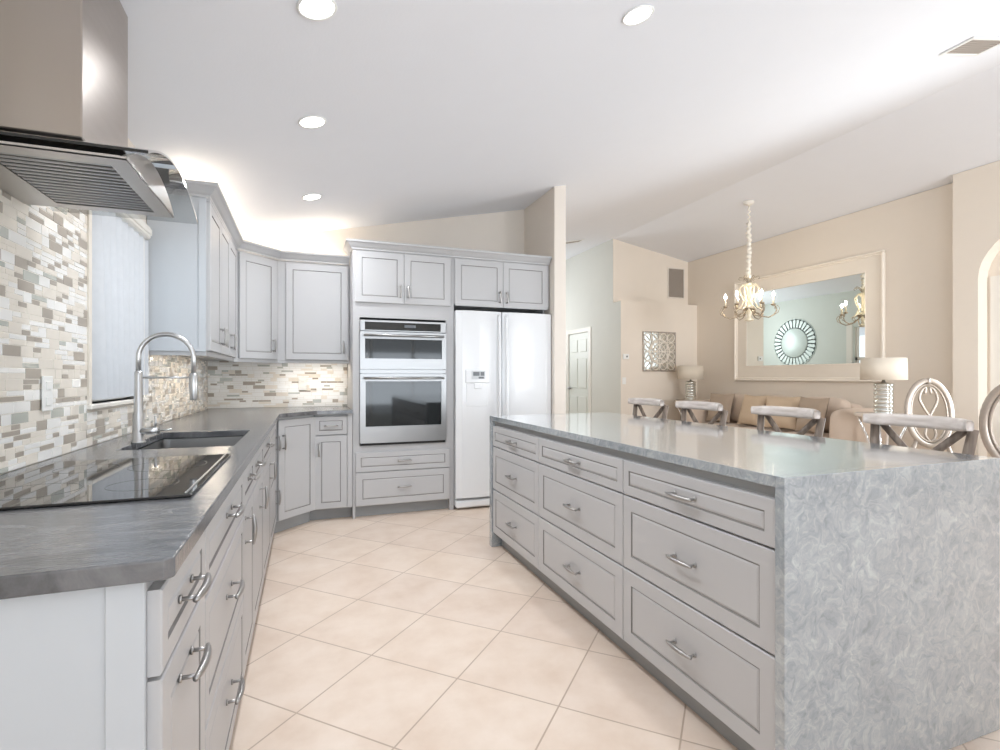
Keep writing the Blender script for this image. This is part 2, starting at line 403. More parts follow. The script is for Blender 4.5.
# left wall with the window opening
WY0, WY1, WZ0, WZ1 = 2.50, 3.26, 1.085, 2.02
b = MB(); T = 0.14
for y0, y1, z0, z1 in ((YR, WY0, 0, 2.5), (WY1, YB+.14, 0, 2.5), (WY0, WY1, 0, WZ0), (WY0, WY1, WZ1, 2.5)):
    b.box(XL-T, XL, y0, y1, z0, z1, M['wallk'])
struct('wall_left', b)
def gable(name, x0, x1, y0, y1, mt, z0=0.0):
    b = MB(); pts = [x0] + ([RX] if x0 < RX < x1 else []) + [x1]; n = len(pts)
    poly = [(x0, z0), (x1, z0)] + [(x, ceil_z(x)+.01) for x in reversed(pts)]
    b.prism(poly, -y1, -y0, mt, xf=Matrix(((1,0,0,0),(0,0,-1,0),(0,1,0,0),(0,0,0,1))))
    return struct(name, b)
gable('wall_back', XL-T, 2.2, YB, YB+.14, M['wallk'])
# stub wall beside the refrigerator, carrying on as the hall's left wall
b = MB()
gable('wall_stub', 2.2, 2.32, 4.40, YB+.14, M['wallk'])
gable('wall_hall_left', 2.18, 2.3, YB+.14, 7.15, M['wall'])
b = MB()
for y0, y1, z0, z1 in ((7.6, YF, 0, 3.02), (7.15, 7.6, 0, 0.9), (7.15, 7.6, 2.25, 3.02)): b.box(2.18, 2.3, y0, y1, z0, z1, M['wall_daytint'])
struct('wall_hall_side', b)
gable('wall_hall_end', 2.18, RX, 10.6, 10.74, M['wall_daytint'])
# wall with the white hall door (plane X = RX)
DY0, DY1, DZ = 8.50, 9.30, 2.05
b = MB()
for y0, y1, z0, z1 in ((7.69, DY0, 0, RZ), (DY1, 10.74, 0, RZ), (DY0, DY1, DZ, RZ)): b.box(RX, RX+.12, y0, y1, z0, z1, M['hall'])
b.box(RX-.004, RX-.0002, 7.452, 7.69, 0, 2.478, M['hall'])
struct('wall_hall_right', b)
gable('wall_far', RX+.12, XM+.1, 7.69, 7.83, M['wall'])
gable('wall_far_lining', RX, RX+.12, 7.68, 7.69, M['wall'])
b = MB(); b.box(RX, XM, 7.45, 7.679, 0, 2.48, M['wall'])
struct('wall_far_lower', b)
b = MB(); b.box(XM, XM+.14, 3.44, 7.69, 0, 3.30, M['wall']); struct('wall_mirror', b)
# right wall bumped out, with a tall arched opening and a glazed door set back inside it
XR = 6.40
YZ = Matrix(((0,0,1,0),(1,0,0,0),(0,1,0,0),(0,0,0,1)))
b = MB(); A0, A1, SPR = 1.10, 3.22, 2.20
arch = [((A0+A1)/2+(A1-A0)/2*math.cos(PI*k/24), SPR+.65*math.sin(PI*k/24)) for k in range(25)]
b.prism([(3.44, 0), (3.44, 3.33), (YR, 3.33), (YR, 0), (A0, 0)] + list(reversed(arch)) + [(A1, 0)], XR, XR+.16, M['wall'], xf=YZ)
b.box(XR+.161, XR+.22, 1.0, 3.40, 2.20, 3.2, M['wall']); b.box(XR+.161, XR+.22, 3.16, 3.40, 0, 2.20, M['wall']); b.box(XR+.161, XR+.22, 1.0, 1.14, 0, 2.20, M['wall'])
struct('wall_right', b)
# rear wall (behind the camera) with two wide glazed openings
b = MB()
H1 = 2.3
rear = [(-.95, -.55, 0, 2.6), (3.3, 3.8, 0, 3.5), (6.1, 6.57, 0, 3.5)]
for x0, x1, z0, z1 in rear: b.box(x0, x1, YR-.14, YR, z0, min(z1, ceil_z((x0+x1)/2)), M['wallk'])
for x0, x1 in ((-.55, 3.3), (3.8, 6.1)):
    zc = [(x0, H1), (x1, H1)] + [(x, ceil_z(x)) for x in ([x1] + ([RX] if x0 < RX < x1 else []) + [x0])]
    b.prism(zc, -YR, -YR+.14, M['wallk'], xf=Matrix(((1,0,0,0),(0,0,-1,0),(0,1,0,0),(0,0,0,1))))
struct('wall_rear', b)
n = 2
for x0, x1 in ((-.55, 3.3), (3.8, 6.1)):
    b = MB(); k = 4 if x1-x0 > 3 else 3
    for i in range(k+1):
        x = x0 + (x1-x0)*i/k; b.box(x-.03, x+.03, YR-.1, YR-.04, 0, H1, M['trim'])
    for z in (0.0, H1-.06): b.box(x0, x1, YR-.1, YR-.04, z, z+.06, M['trim'])
    o = struct('window_%d' % n, b); n += 1
b = MB(); b.box(-8, 14, -10, YR-.2, -.2, -.13, M['ground']); tag(b.build('ground'), kind='structure')
# hall door with six panels
b = MB(); fx = RX-.012
b.box(RX+.01, RX+.045, DY0+.01, DY1-.01, 0.01, DZ-.01, M['door'])
for yy in (DY0+.10, DY0+.45):
    for z0, z1 in ((.2, .82), (.98, 1.55), (1.68, 1.92)):
        b.box(RX-.001, RX+.012, yy, yy+.25, z0, z1, M['door'], .009)
dr = struct('door_1', b)
b = MB(); b.lathe([(.0, 0), (.012, .0), (.012, .02), (.028, .03), (.030, .045), (.02, .06), (0, .064)], M['nickel'], 14, xf=Matrix.Translation((RX+.01, DY1-.07, .97)) @ Matrix.Rotation(-PI/2, 4, 'Y'))
b.build('door_knob', dr)
b = MB()
for y0, y1, z1 in ((DY0-.08, DY0, DZ+.08), (DY1, DY1+.08, DZ+.08)): b.box(RX-.018, RX, y0, y1, 0, z1, M['trim'])
b.box(RX-.018, RX, DY0, DY1, DZ, DZ+.08, M['trim'])
struct('trim_1', b)
# baseboards
b = MB(); b.box(RX+.0, XM, 7.435, 7.45, 0, .1, M['trim']); struct('baseboard_far', b)
b = MB(); b.box(XM-.015, XM, 3.44, 7.43, 0, .1, M['trim']); struct('baseboard_mirror_wall', b)
# casing and glazed door in the arched opening
b = MB()
b.box(XR+.145, XR+.16, 3.10, 3.19, 0, 2.13, M['trim']); b.box(XR+.145, XR+.16, 1.12, 1.21, 0, 2.13, M['trim']); b.box(XR+.145, XR+.16, 1.12, 3.19, 2.13, 2.22, M['trim'])
struct('trim_2', b)
b = MB()
for y0, y1 in ((1.21, 1.29), (2.11, 2.19), (3.02, 3.10)): b.box(XR+.165, XR+.21, y0, y1, 0, 2.13, M['door'])
for z0, z1 in ((0, .12), (2.03, 2.13)): b.box(XR+.165, XR+.21, 1.29, 3.02, z0, z1, M['door'])
dd = struct('door_2', b)
bx(XR+.18, XR+.186, 1.29, 3.02, .12, 2.03, M['pane']).build('glass_pane', dd)
# hall window seen only in the mirror
b = MB()
b.box(2.19, 2.25, 7.15, 7.6, 1.55, 1.61, M['trim']); b.box(2.19, 2.25, 7.15, 7.2, .9, 2.25, M['trim']); b.box(2.19, 2.25, 7.55, 7.6, .9, 2.25, M['trim'])
b.box(2.30, 2.32, 7.62, 7.74, 0, 2.35, M['trim']); b.box(2.30, 2.32, 7.06, 7.15, 0, 2.35, M['trim'])
struct('window_4', b)
# kitchen window: casing, sill, pane
b = MB()
b.box(XL-.11, XL-.07, WY0, WY1, WZ0, WZ0+.04, M['trim']); b.box(XL-.11, XL-.07, WY0, WY1, WZ1-.04, WZ1, M['trim'])
b.box(XL-.11, XL-.07, WY0, WY0+.04, WZ0, WZ1, M['trim']); b.box(XL-.11, XL-.07, WY1-.04, WY1, WZ0, WZ1, M['trim'])
wn = struct('window_1', b)
bx(XL-.095, XL-.09, WY0+.04, WY1-.04, WZ0+.04, WZ1-.04, M['pane']).build('glass_pane', wn)
bx(XL-.1, XL+.022, WY0-.03, WY1+.002, WZ0-.02, WZ0, M['trim'], .004).build('window_sill', wn)
b = MB(); b.box(XL-.001, XL+.012, WY0-.03, WY0, WZ0, WZ1, M['t_cream']); b.build('side_casing', wn)
bx(XL-.06, XL+.004, WY1-.025, WY1, WZ0, WZ1, M['trim']).build('jamb', wn)
# ------------------------------------------------------------------ mosaic backsplash
def mosaic(b, u0, u1, v0, v1, place, dark, cream=.3):
    """rows of thick strips and paired thin strips; place(u, v, d) -> point, d = height off the wall"""
    g = 0.0018; v = v0; last = False
    H = 0.0335
    while v < v1 - .004:
        vt = min(v + H, v1); u = u0 - random.random()*.09
        while u < u1:
            kind = random.random(); L = random.choice((.10, .10, .052, .075)) if kind < .5 else random.choice((.10, .052))
            cells = [(v, vt)] if kind < .5 else [(v, v+(vt-v)*.5), (v+(vt-v)*.5, vt)]
            for a, c_ in cells:
                ll = L
                segs = [(u, u+L)] if (len(cells) == 1 or random.random() < .6 or L < .06) else [(u, u+L*.5), (u+L*.5, u+L)]
                for s0, s1 in segs:
                    x0, x1 = max(s0+g/2, u0), min(s1-g/2, u1)
                    if x1-x0 < .004 or c_-a < .006: continue
                    r = random.random()
                    if last and r < dark*1.3: r = .5 + .5*random.random()
                    last = r < dark*1.3
                    mt = M['t_greige'] if r < dark else M['t_green'] if r < dark*1.3 else M['t_cream'] if r < dark*1.3+cream else M['t_white']
                    y0, y1 = a+g/2, c_-g/2; d = .0022 + random.random()*.0008; e = .0008
                    p = [place(x0, y0, 0), place(x1, y0, 0), place(x1, y1, 0), place(x0, y1, 0),
                         place(x0+e, y0+e, d), place(x1-e, y0+e, d), place(x1-e, y1-e, d), place(x0+e, y1-e, d)]
                    b.add(p, [(4,5,6,7),(0,1,5,4),(1,2,6,5),(2,3,7,6),(3,0,4,7)], mt)
            u += L
        v += H
CT = 0.92
b = MB(); pl = lambda u, v, d: (XL+.003+d, u, v)
mosaic(b, 0.92, WY0-.03, CT, 2.34, pl, .27)
mosaic(b, WY0-.03, WY1, CT, WZ0-.03, pl, .27)
mosaic(b, WY1, YB-.008, CT, 1.338, pl, .27)
for y0, y1, z0, z1 in ((.92, WY0-.03, CT, 2.34), (WY0-.03, WY1, CT, WZ0-.03), (WY1, YB-.003, CT, 1.338)): b.box(XL+.0005, XL+.004, y0, y1, z0, z1, M['grout'])
o = struct('trim_3', b); 
b = MB(); mosaic(b, XL+.008, .37, CT, 1.338, lambda u, v, d: (u, YB-.003-d, v), .22, .12)
b.box(XL, .37, YB-.004, YB-.0005, CT, 1.338, M['grout']); struct('trim_4', b)

# ------------------------------------------------------------------ cabinetry helpers
def pull(parent, x, z, L, horiz, name='handle', yf=-.02):
    """bowed bar pull standing off a front at local y = yf"""
    b = MB(); pts = []; r = []
    for i in range(13):
        t_ = -1 + 2*i/12; s_ = t_*L/2; out = yf - .027 - .006*(1-t_*t_)
        pts.append((x+s_, out, z) if horiz else (x, out, z+s_)); r.append(.0050 + .0032*(1-t_*t_))
    b.tube(pts, r, M['nickel'], 8)
    for sgn in (-1, 1):
        s_ = sgn*L*.40; p0 = (x+s_, yf, z) if horiz else (x, yf, z+s_); p1 = (x+s_, yf-.032, z) if horiz else (x, yf-.032, z+s_)
        b.tube([p0, p1], .0042, M['nickel'], 8)
        q0 = (x+s_, yf, z) if horiz else (x, yf, z+s_); q1 = (x+s_, yf-.004, z) if horiz else (x, yf-.004, z+s_)
        b.tube([q0, q1], .008, M['nickel'], 10)
    return b.build(name, parent)
def front(parent, name, x0, x1, z0, z1, handle=None, inset=.055, yb=0.0, t=.02, L=.11):
    """routed-panel door or drawer front; faces local -y"""
    b = MB(); g = .0015; x0 += g; x1 -= g; z0 += g; z1 -= g; yf = yb - t
    w_, h_ = x1-x0, z1-z0; ins = min(inset, w_*.3, h_*.28)
    loops = [(0, yb, 'cab'), (0, yf+.003, 'cab'), (.003, yf, 'cab'), (ins, yf, 'cab'), (ins+.0025, yf+.004, 'glaze'), (ins+.0055, yf+.004, 'glaze'), (ins+.012, yf+.001, 'cab'),
             (ins+.016, yf+.001, 'cab')]
    vs = []
    for i, y, _ in loops: vs += [(x0+i, y, z0+i), (x1-i, y, z0+i), (x1-i, y, z1-i), (x0+i, y, z1-i)]
    for k in range(1, len(loops)):
        a = (k-1)*4; c_ = k*4
        b.add(vs[a:a+8], [(j, (j+1) % 4, 4+(j+1) % 4, 4+j) for j in range(4)], M[loops[k][2]])
    b.add(vs[-4:], [(0, 1, 2, 3)], M['cab']); b.add(vs[:4], [(3, 2, 1, 0)], M['cab'])
    o = b.build(name, parent)
    if handle: pull(o, handle[1], handle[2], L, handle[0] == 'h', yf=yf)
    return o
def carcass(parent, w_, depth, z0, z1, toe=True, mt='cab', toe_in=.07, name='body'):
    b = MB(); b.box(0, w_, .0005, depth, z0, z1, M[mt], .001)
    if toe: b.box(0, w_, toe_in, depth-.02, 0.001, z0, M['toe'])
    return b.build(name, parent)

# ------------------------------------------------------------------ island
IX0, IX1, IY0, IY1 = 1.2187, 2.2, 1.0455, 3.4624
isl = thing('island_countertop', ((IX0+IX1)/2, (IY0+IY1)/2, 0), 'mottled grey stone island top running down both ends to the tiled floor', 'countertop')
ox, oy = (IX0+IX1)/2, (IY0+IY1)/2
bx(IX0-ox, IX1-ox, IY0-oy+.0322, IY1-oy-.0452, CT-.032, CT, M['quartz'], .0008).build('top', isl)
bx(IX0-ox, IX1-ox, IY0-oy, IY0-oy+.032, 0.001, CT, M['quartz'], .0015).build('end_panel', isl)
bx(IX0-ox, IX1-ox, IY1-oy-.045, IY1-oy, 0.001, CT, M['quartz'], .0015).build('end_panel', isl)
ys = [IY1-.046, 2.65, 1.825, IY0+.033]
lb = ['grey drawer cabinet of three drawers at the island end nearest the refrigerator', 'middle one of the three grey three-drawer cabinets in the island',
      'widest-looking grey three-drawer cabinet beside the near stone end of the island']
for i in range(3):
    W = ys[i]-ys[i+1]-.001
    t = thing('island_cabinet', (IX0+.028, ys[i]-.0005, 0), lb[i], 'cabinet', -PI/2)
    b = MB(); b.box(0, W, .0005, .62, .10, .885, M['cab'], .001); b.box(0, W, .05, .6, .001, .10, M['toe']); b.build('body', t)
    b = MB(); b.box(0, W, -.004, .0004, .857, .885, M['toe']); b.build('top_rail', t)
    for z0, z1 in ((.712, .853), (.412, .708), (.105, .408)):
        front(t, 'drawer', 0, W, z0, z1, ('h', W/2, (z0+z1)/2), inset=.045 if z1-z0 < .2 else .055, L=.125)
b = MB(); b.box(0, IY1-IY0-.08, 0, .02, 0.001, .885, M['cab']); 
t = thing('island_back_panel', (1.90, IY1-.046, 0), 'grey painted panel closing the seating side of the stone-topped island', 'panel', -PI/2); b.build('panel', t)

# ------------------------------------------------------------------ left run base cabinets (fronts face +X)
FX = -.23      # carcass front plane
def left_unit(y0, y1, label):
    return thing('base_cabinet', (FX, y0, 0), label, 'cabinet', PI/2), y1-y0
DT = .865
t, W = left_unit(.938, 1.309, 'nearest grey base cabinet under the dark counter, drawer over one door')
carcass(t, W, XL*-1+FX-.004, .10, .885)
b = MB(); b.box(-.006, -.0005, .0, .57, .0015, .884, M['cabend_daylit'], .001); b.box(-.012, -.0062, .0, .05, .0015, .884, M['cabend_daylit'], .001); b.build('end_panel', t)
front(t, 'drawer', 0, W, .728, DT, ('h', .17, .80), L=.125, inset=.04)
front(t, 'door', 0, W, .105, .724, ('h', .17, .66), L=.125)
t, W = left_unit(1.31, 2.07, 'grey three-drawer base cabinet directly below the black cooktop')
carcass(t, W, .575, .10, .885)
for z0, z1 in ((.70, DT), (.41, .696), (.105, .406)): front(t, 'drawer', 0, W, z0, z1, ('h', W/2, (z0+z1)/2+.02), L=.13, inset=.045)
t, W = left_unit(2.07, 2.449, 'narrow grey base cabinet between the cooktop drawers and the sink')
carcass(t, W, .575, .10, .62); front(t, 'drawer', 0, W, .715, DT, ('h', W/2, .80), inset=.04); front(t, 'door', 0, W, .105, .711, ('v', .045, .63), L=.11)
b = MB(); b.box(0, W, .0005, .03, .62, .885, M['cab']); b.build('front_rail', t)
t, W = left_unit(2.45, 2.981, 'grey base cabinet below the far half of the sink')
carcass(t, W, .575, .10, .62); front(t, 'drawer', 0, W, .715, DT, ('h', .14, .80), inset=.04); front(t, 'door', 0, W, .105, .711, ('v', .30, .61), L=.11)
b = MB(); b.box(0, W, .0005, .03, .62, .885, M['cab']); b.build('front_rail', t)
t, W = left_unit(2.982, 3.56, 'grey base cabinet just past the sink with one wide drawer over a door')
carcass(t, W, .575, .10, .885); front(t, 'drawer', 0, W, .715, DT, ('h', W/2, .80), inset=.04); front(t, 'door', 0, W, .105, .711, ('v', W-.05, .61), L=.11)
t, W = left_unit(3.561, 4.225, 'last grey base cabinet of the window wall before the angled corner door')
carcass(t, W, .575, .10, .885); front(t, 'door', 0, W, .42, DT, ('v', W-.05, .70), L=.11); front(t, 'door', 0, W, .105, .416, ('v', W-.05, .30), L=.11)
# diagonal corner base
P0 = Vector((-.21, 4.245)); P1 = Vector((.062, 4.517)); DW = (P1-P0).length
t = thing('corner_base_cabinet', (P0.x, P0.y, 0), 'angled grey corner base cabinet with one tall door below the counter bend', 'cabinet', PI/4)
c45 = math.cos(PI/4)
def loc45(x, y): d = Vector((x, y))-P0; return (d.x*c45+d.y*c45, -d.x*c45+d.y*c45)
b = MB(); poly = [(0.001, .001), (DW-.001, .001)] + [loc45(*p) for p in ((.061, 5.1), (-.79, 5.1), (-.79, 4.245))]
b.prism(poly, .10, .885, M['cab'])
poly2 = [(0.001, .05), (DW-.001, .05)] + poly[2:]
b.prism(poly2, .001, .0995, M['toe']); b.build('body', t)
front(t, 'door', 0.004, DW-.004, .105, DT+.005, ('v', .045, .70), L=.12)
# narrow base between corner and tower
t = thing('narrow_base_cabinet', (.064, 4.517, 0), 'narrow grey base cabinet left of the oven tower, small drawer over slim door', 'cabinet')
carcass(t, .30, .57, .10, .885); b = MB(); b.box(.26, .3, -.02, .0004, .105, .885, M['cab']); b.build('filler', t)
bx(-.035, -.0005, .07, .12, .001, .099, M['toe']).build('toe_kick', t)
front(t, 'drawer', 0, .258, .715, DT+.005, ('h', .13, .79), inset=.035); front(t, 'door', 0, .258, .105, .711, ('v', .035, .60), inset=.05)

# ------------------------------------------------------------------ dark counter with sink cut-out
SX0, SX1, SY0, SY1 = -.665, -.272, 2.31, 2.975
outer = [(XL+.009, .905), (-.20, .905), (-.188, .917), (-.185, 4.19), (.085, 4.455), (.366, 4.455), (.366, YB-.009), (XL+.009, YB-.009)]
hole = [(SX0, SY0), (SX1, SY0), (SX1, SY1), (SX0, SY1)]
t = thing('stone_countertop', (0, 0, 0), 'dark grey honed stone counter along the window wall and round the corner', 'countertop')
b = MB(); b.prism(outer, CT-.032, CT, M['granite'], [hole]); b.build('slab', t, bevel=.003)
# sink
t = thing('kitchen_sink', ((SX0+SX1)/2, (SY0+SY1)/2, CT), 'undermounted stainless steel kitchen sink in the dark counter below the window', 'sink')
cx, cy = (SX0+SX1)/2, (SY0+SY1)/2; hx, hy = (SX1-SX0)/2-.004, (SY1-SY0)/2-.004
b = MB(); D = -.21
def rr(hx, hy, r, z, n=5):
    o = []
    for sx, sy, a0 in ((1, 1, 0), (-1, 1, 90), (-1, -1, 180), (1, -1, 270)):
        for i in range(n+1):
            a = math.radians(a0+90*i/n); o.append((sx*(hx-r)+r*math.cos(a), sy*(hy-r)+r*math.sin(a), z))
    return o
rings = [rr(hx, hy, .03, -.033), rr(hx-.002, hy-.002, .03, -.18), rr(hx-.012, hy-.012, .03, -.203), rr(hx-.03, hy-.03, .03, D)]
outr = [rr(hx+.003, hy+.003, .03, D-.004), rr(hx+.003, hy+.003, .03, -.033)]
allr = rings; n = len(allr[0]); vs = [p for r_ in allr for p in r_]; fs = []
for k in range(len(allr)-1):
    for i in range(n): fs.append((k*n+i, (k+1)*n+i, (k+1)*n+(i+1) % n, k*n+(i+1) % n))
fs.append(tuple((len(allr)-1)*n+i for i in range(n))); b.add(vs, fs, M['steel'])
b.build('basin', t)
b = MB(); b.lathe([(.045, D+.001), (.045, D+.004), (.02, D+.003), (0, D+.002)], M['chrome'], 18); b.build('drain', t)

# ------------------------------------------------------------------ faucet
t = thing('kitchen_faucet', (-.652, 2.54, CT), 'tall brushed steel spring faucet with a high arch beside the sink', 'faucet')
b = MB(); b.lathe([(.026, .0005), (.026, .006), (.021, .012), (.0205, .12), (.016, .13), (.0145, .29), (.0115, .30)], M['faucet'], 20); b.build('body', t)
HH = .455; R = .10
arc = [(0, 0, .29), (0, 0, HH-R)] + [(R-R*math.cos(a), -.02*(1-math.cos(a))*0, HH-R+R*math.sin(a)) for a in [PI*i/20 for i in range(1, 21)]] + [(2*R, 0, .27)]
b = MB(); b.tube(arc, .0098, M['faucet'], 12); b.build('spout', t)
b = MB(); b.lathe([(.0125, .29), (.016, .282), (.0165, .23), (.0145, .18), (.013, .175)], M['faucet'], 16, xf=Matrix.Translation((2*R, 0, 0))); b.build('spray_head', t)
b = MB(); b.tube([(0.015, 0, .272), (2*R-.012, 0, .272)], .0042, M['faucet'], 8); b.build('support_arm', t)
b = MB(); b.tube([(.01, -.005, .05), (.075, -.02, .05)], .014, M['faucet'], 14); b.tube([(.065, -.018, .055), (.065, -.018, .115)], .0045, M['faucet'], 8); b.tube([(.072, -.018, .05), (.125, -.03, .056)], .0035, M['faucet'], 8); b.build('lever', t)

# ------------------------------------------------------------------ cooktop
t = thing('cooktop', (0, 0, CT), 'black glass electric cooktop set in the dark counter under the range hood', 'cooktop')
bx(-.745, -.245, 1.35, 2.02, .0006, .007, M['ceran'], .002).build('glass_top', t)
for cx_, cy_, r_ in ((-.60, 1.52, .09), (-.60, 1.84, .075), (-.38, 1.52, .075), (-.39, 1.82, .10)):
    b = MB(); n = 40; vs = []; fs = []
    for k in range(n):
        a = 2*PI*k/n
        for rr_ in (r_, r_+.0025): vs.append((cx_+rr_*math.cos(a), cy_+rr_*math.sin(a), .0073))
    for k in range(n): fs.append((2*k, 2*k+1, 2*((k+1) % n)+1, 2*((k+1) % n)))
    b.add(vs, fs, M['display']); b.build('burner_ring', t)
bx(-.262, -.257, 1.37, 2.0, .007, .0085, M['steel']).build('trim_strip', t)

# ------------------------------------------------------------------ upper cabinets
UZ0, UZ1 = 1.338, 2.20
def crown(parent, path, z, mt='cab', closed=False, name='crown_moulding'):
    """moulding swept along local xy path; profile leans outwards to the right of the path direction"""
    prof = [(0, 0), (.008, 0), (.010, .012), (.022, .022), (.042, .046), (.050, .052), (.055, .056), (.055, .072), (0, .072)]
    b = MB(); P_ = [Vector(p) for p in path]; m = len(P_); rows = []
    for i, p in enumerate(P_):
        d0 = (P_[i]-P_[i-1]).normalized() if i else None; d1 = (P_[i+1]-P_[i]).normalized() if i < m-1 else None
        n0 = Vector((d0.y, -d0.x)) if d0 else None; n1 = Vector((d1.y, -d1.x)) if d1 else None
        if n0 is None: nn = n1
        elif n1 is None: nn = n0
        else: nn = (n0+n1); nn = nn / max(.2, nn.dot(n0))
        rows.append([(p.x+nn.x*u, p.y+nn.y*u, z+v) for u, v in prof])
    k = len(prof); vs = [q for r_ in rows for q in r_]; fs = []
    for i in range(m-1):
        for j in range(k-1): fs.append((i*k+j, (i+1)*k+j, (i+1)*k+j+1, i*k+j+1))
    fs.append(tuple(range(k))); fs.append(tuple((m-1)*k+j for j in reversed(range(k))))
    b.add(vs, fs, M[mt]); return b.build(name, parent)
UX = -.525; UY0 = 3.30; UY1 = 4.53
t = thing('wall_cabinet', (UX, UY0, 0), 'grey wall cabinet right of the window with three doors and a pale daylit side', 'cabinet', PI/2)
W = UY1-UY0; b = MB(); b.box(-.0002, W-.03, -.0185, .0004, UZ1-.019, UZ1, M['cab']); b.box(0, W-.001, .0005, UX-XL-.003, UZ0, UZ1, M['cab'], .001); b.build('body', t)
b = MB(); b.box(-.005, -.0003, -.0, UX-XL-.003, UZ0, UZ1, M['cabend_daylit']); b.box(-.011, -.0052, 0, .035, UZ0, UZ1, M['cabend_daylit']); b.box(-.011, -.0052, .035, UX-XL-.003, UZ0, UZ0+.02, M['cabend_daylit']); b.build('side_panel', t)
b = MB(); b.box(0, W, -.0, .018, UZ0-.024, UZ0-.0005, M['cab']); b.box(0, .018, .018, UX-XL-.012, UZ0-.024, UZ0-.0005, M['cab']); b.build('light_rail', t)
wd = (W-.04)/3
for i in range(3): front(t, 'door', i*wd, (i+1)*wd, UZ0+.004, UZ1-.02, ('v', (i+1)*wd-.04 if i == 0 else i*wd+.045 if i == 1 else (i)*wd+.045, 1.45), L=.11)
crown(t, [(-.0115, UX-XL-.003), (-.0115, -.012), (W+.004, -.012)], UZ1-.002)
QX0, QY0, QX1, QY1 = UX, UY1, -.225, 4.83
t = thing('corner_wall_cabinet', (QX0, QY0, 0), 'angled grey corner wall cabinet with one door above the mosaic corner', 'cabinet', PI/4)
QW = math.hypot(QX1-QX0, QY1-QY0)
def l45(x, y): dx, dy = x-QX0, y-QY0; return (dx*c45+dy*c45, -dx*c45+dy*c45)
b = MB(); b.prism([(0, 0), (QW, 0), l45(QX1, YB-.003), l45(XL+.003, YB-.003), l45(XL+.003, QY0)], UZ0, UZ1, M['cab']); b.build('body', t)
b = MB(); b.box(0, QW, 0, .018, UZ0-.024, UZ0-.0005, M['cab']); b.build('light_rail', t)
front(t, 'door', .03, QW-.03, UZ0+.004, UZ1-.02, ('v', QW-.07, 1.46), L=.11)
crown(t, [(-.0, -.012), (QW, -.012)], UZ1-.002)
t = thing('wall_cabinet', (QX1, QY1, 0), 'wide single-door grey wall cabinet left of the oven tower', 'cabinet')
W = .364-QX1; b = MB(); b.box(0, W, .0005, YB-QY1-.006, UZ0, UZ1, M['cab'], .001); b.build('body', t)
b = MB(); b.box(0, W, 0, .018, UZ0-.024, UZ0-.0005, M['cab']); b.build('light_rail', t)
front(t, 'door', .06, W-.012, UZ0+.004, UZ1-.02, ('v', W-.05, 1.46), L=.11)
crown(t, [(0, -.012), (W-.001, -.012)], UZ1-.002)

# ------------------------------------------------------------------ oven tower
TX0, TX1, TY = .368, 1.226, 4.507
t = thing('oven_cabinet', (TX0, TY, 0), 'tall grey cabinet housing the ovens, two doors above and two drawers below', 'cabinet')
W = TX1-TX0; b = MB()
b.box(0, .02, .0, YB-TY-.005, .0015, 2.27, M['cab']); b.box(W-.02, W, .0, YB-TY-.005, .0015, 2.27, M['cab'])
b.box(.02, W-.02, YB-TY-.02, YB-TY-.005, .1, 2.27, M['cab']); b.box(.02, W-.02, 0, YB-TY-.02, 1.70, 2.27, M['cab'])
b.box(.02, W-.02, 0, YB-TY-.02, .10, .612, M['cab']); b.box(.02, .055, 0, .03, .612, 1.70, M['cab']); b.box(W-.055, W-.02, 0, .03, .612, 1.70, M['cab'])
b.box(.02, W-.02, .06, .5, .0015, .10, M['toe']); b.build('body', t)
front(t, 'door', .016, .428, 1.825, 2.262, ('v', .395, 1.93), L=.11); front(t, 'door', .428, .842, 1.825, 2.262, ('v', .462, 1.93), L=.11)
front(t, 'drawer', .02, .836, .39, .557, ('h', .428, .475), inset=.042, L=.12); front(t, 'drawer', .02, .836, .105, .386, ('h', .428, .25), L=.12)
crown(t, [(-.001, YB-TY-.30), (-.001, -.004), (W, -.004)], 2.27)
# double oven
t = thing('wall_oven', (.797, TY, 0), 'stainless double wall oven with black glass doors built into tall grey cabinet', 'oven')
hw = .372
b = MB(); b.box(-hw+.015, hw-.015, .031, .55, .63, 1.675, M['steel']); b.build('body', t)
def ring(b, hw, z0, z1, y0, y1, mt, gx=.05, gt=.05, gb=.07):
    b.box(-hw, -hw+gx, y0, y1, z0, z1, mt); b.box(hw-gx, hw, y0, y1, z0, z1, mt)
    b.box(-hw+gx, hw-gx, y0, y1, z1-gt, z1, mt); b.box(-hw+gx, hw-gx, y0, y1, z0, z0+gb, mt)
b = MB(); b.box(-hw, hw, -.022, -.001, 1.585, 1.68, M['steel'], .003); b.box(-hw+.04, hw-.05, -.0245, -.022, 1.595, 1.662, M['oven']); 
b.box(.0, .10, -.0252, -.0245, 1.62, 1.645, M['display']); b.build('control_panel', t)
b = MB(); ring(b, hw, 1.262, 1.58, -.03, -.001, M['steel'], .04, .06, .09); b.box(-hw+.04, hw-.04, -.022, -.004, 1.352, 1.52, M['oven']); o = b.build('upper_door', t)
def bar(o, z, hw):
    b = MB(); b.tube([(-hw, -.068, z), (hw, -.068, z)], .011, M['steel'], 14)
    for x in (-hw+.03, hw-.03): b.tube([(x, -.03, z), (x, -.066, z)], .008, M['steel'], 10)
    b.build('handle', o)
bar(o, 1.548, hw-.03)
b = MB(); b.box(-hw, hw, -.012, -.001, 1.226, 1.258, M['steel']); b.build('vent_strip', t)
b = MB(); ring(b, hw, .634, 1.22, -.03, -.001, M['steel'], .045, .062, .14); b.box(-hw+.045, hw-.045, -.022, -.004, .774, 1.158, M['oven']); o = b.build('lower_door', t)
bar(o, 1.185, hw-.03)
b = MB(); b.box(-hw+.01, hw-.01, -.02, -.001, .614, .632, M['dark']); b.build('base_vent', t)

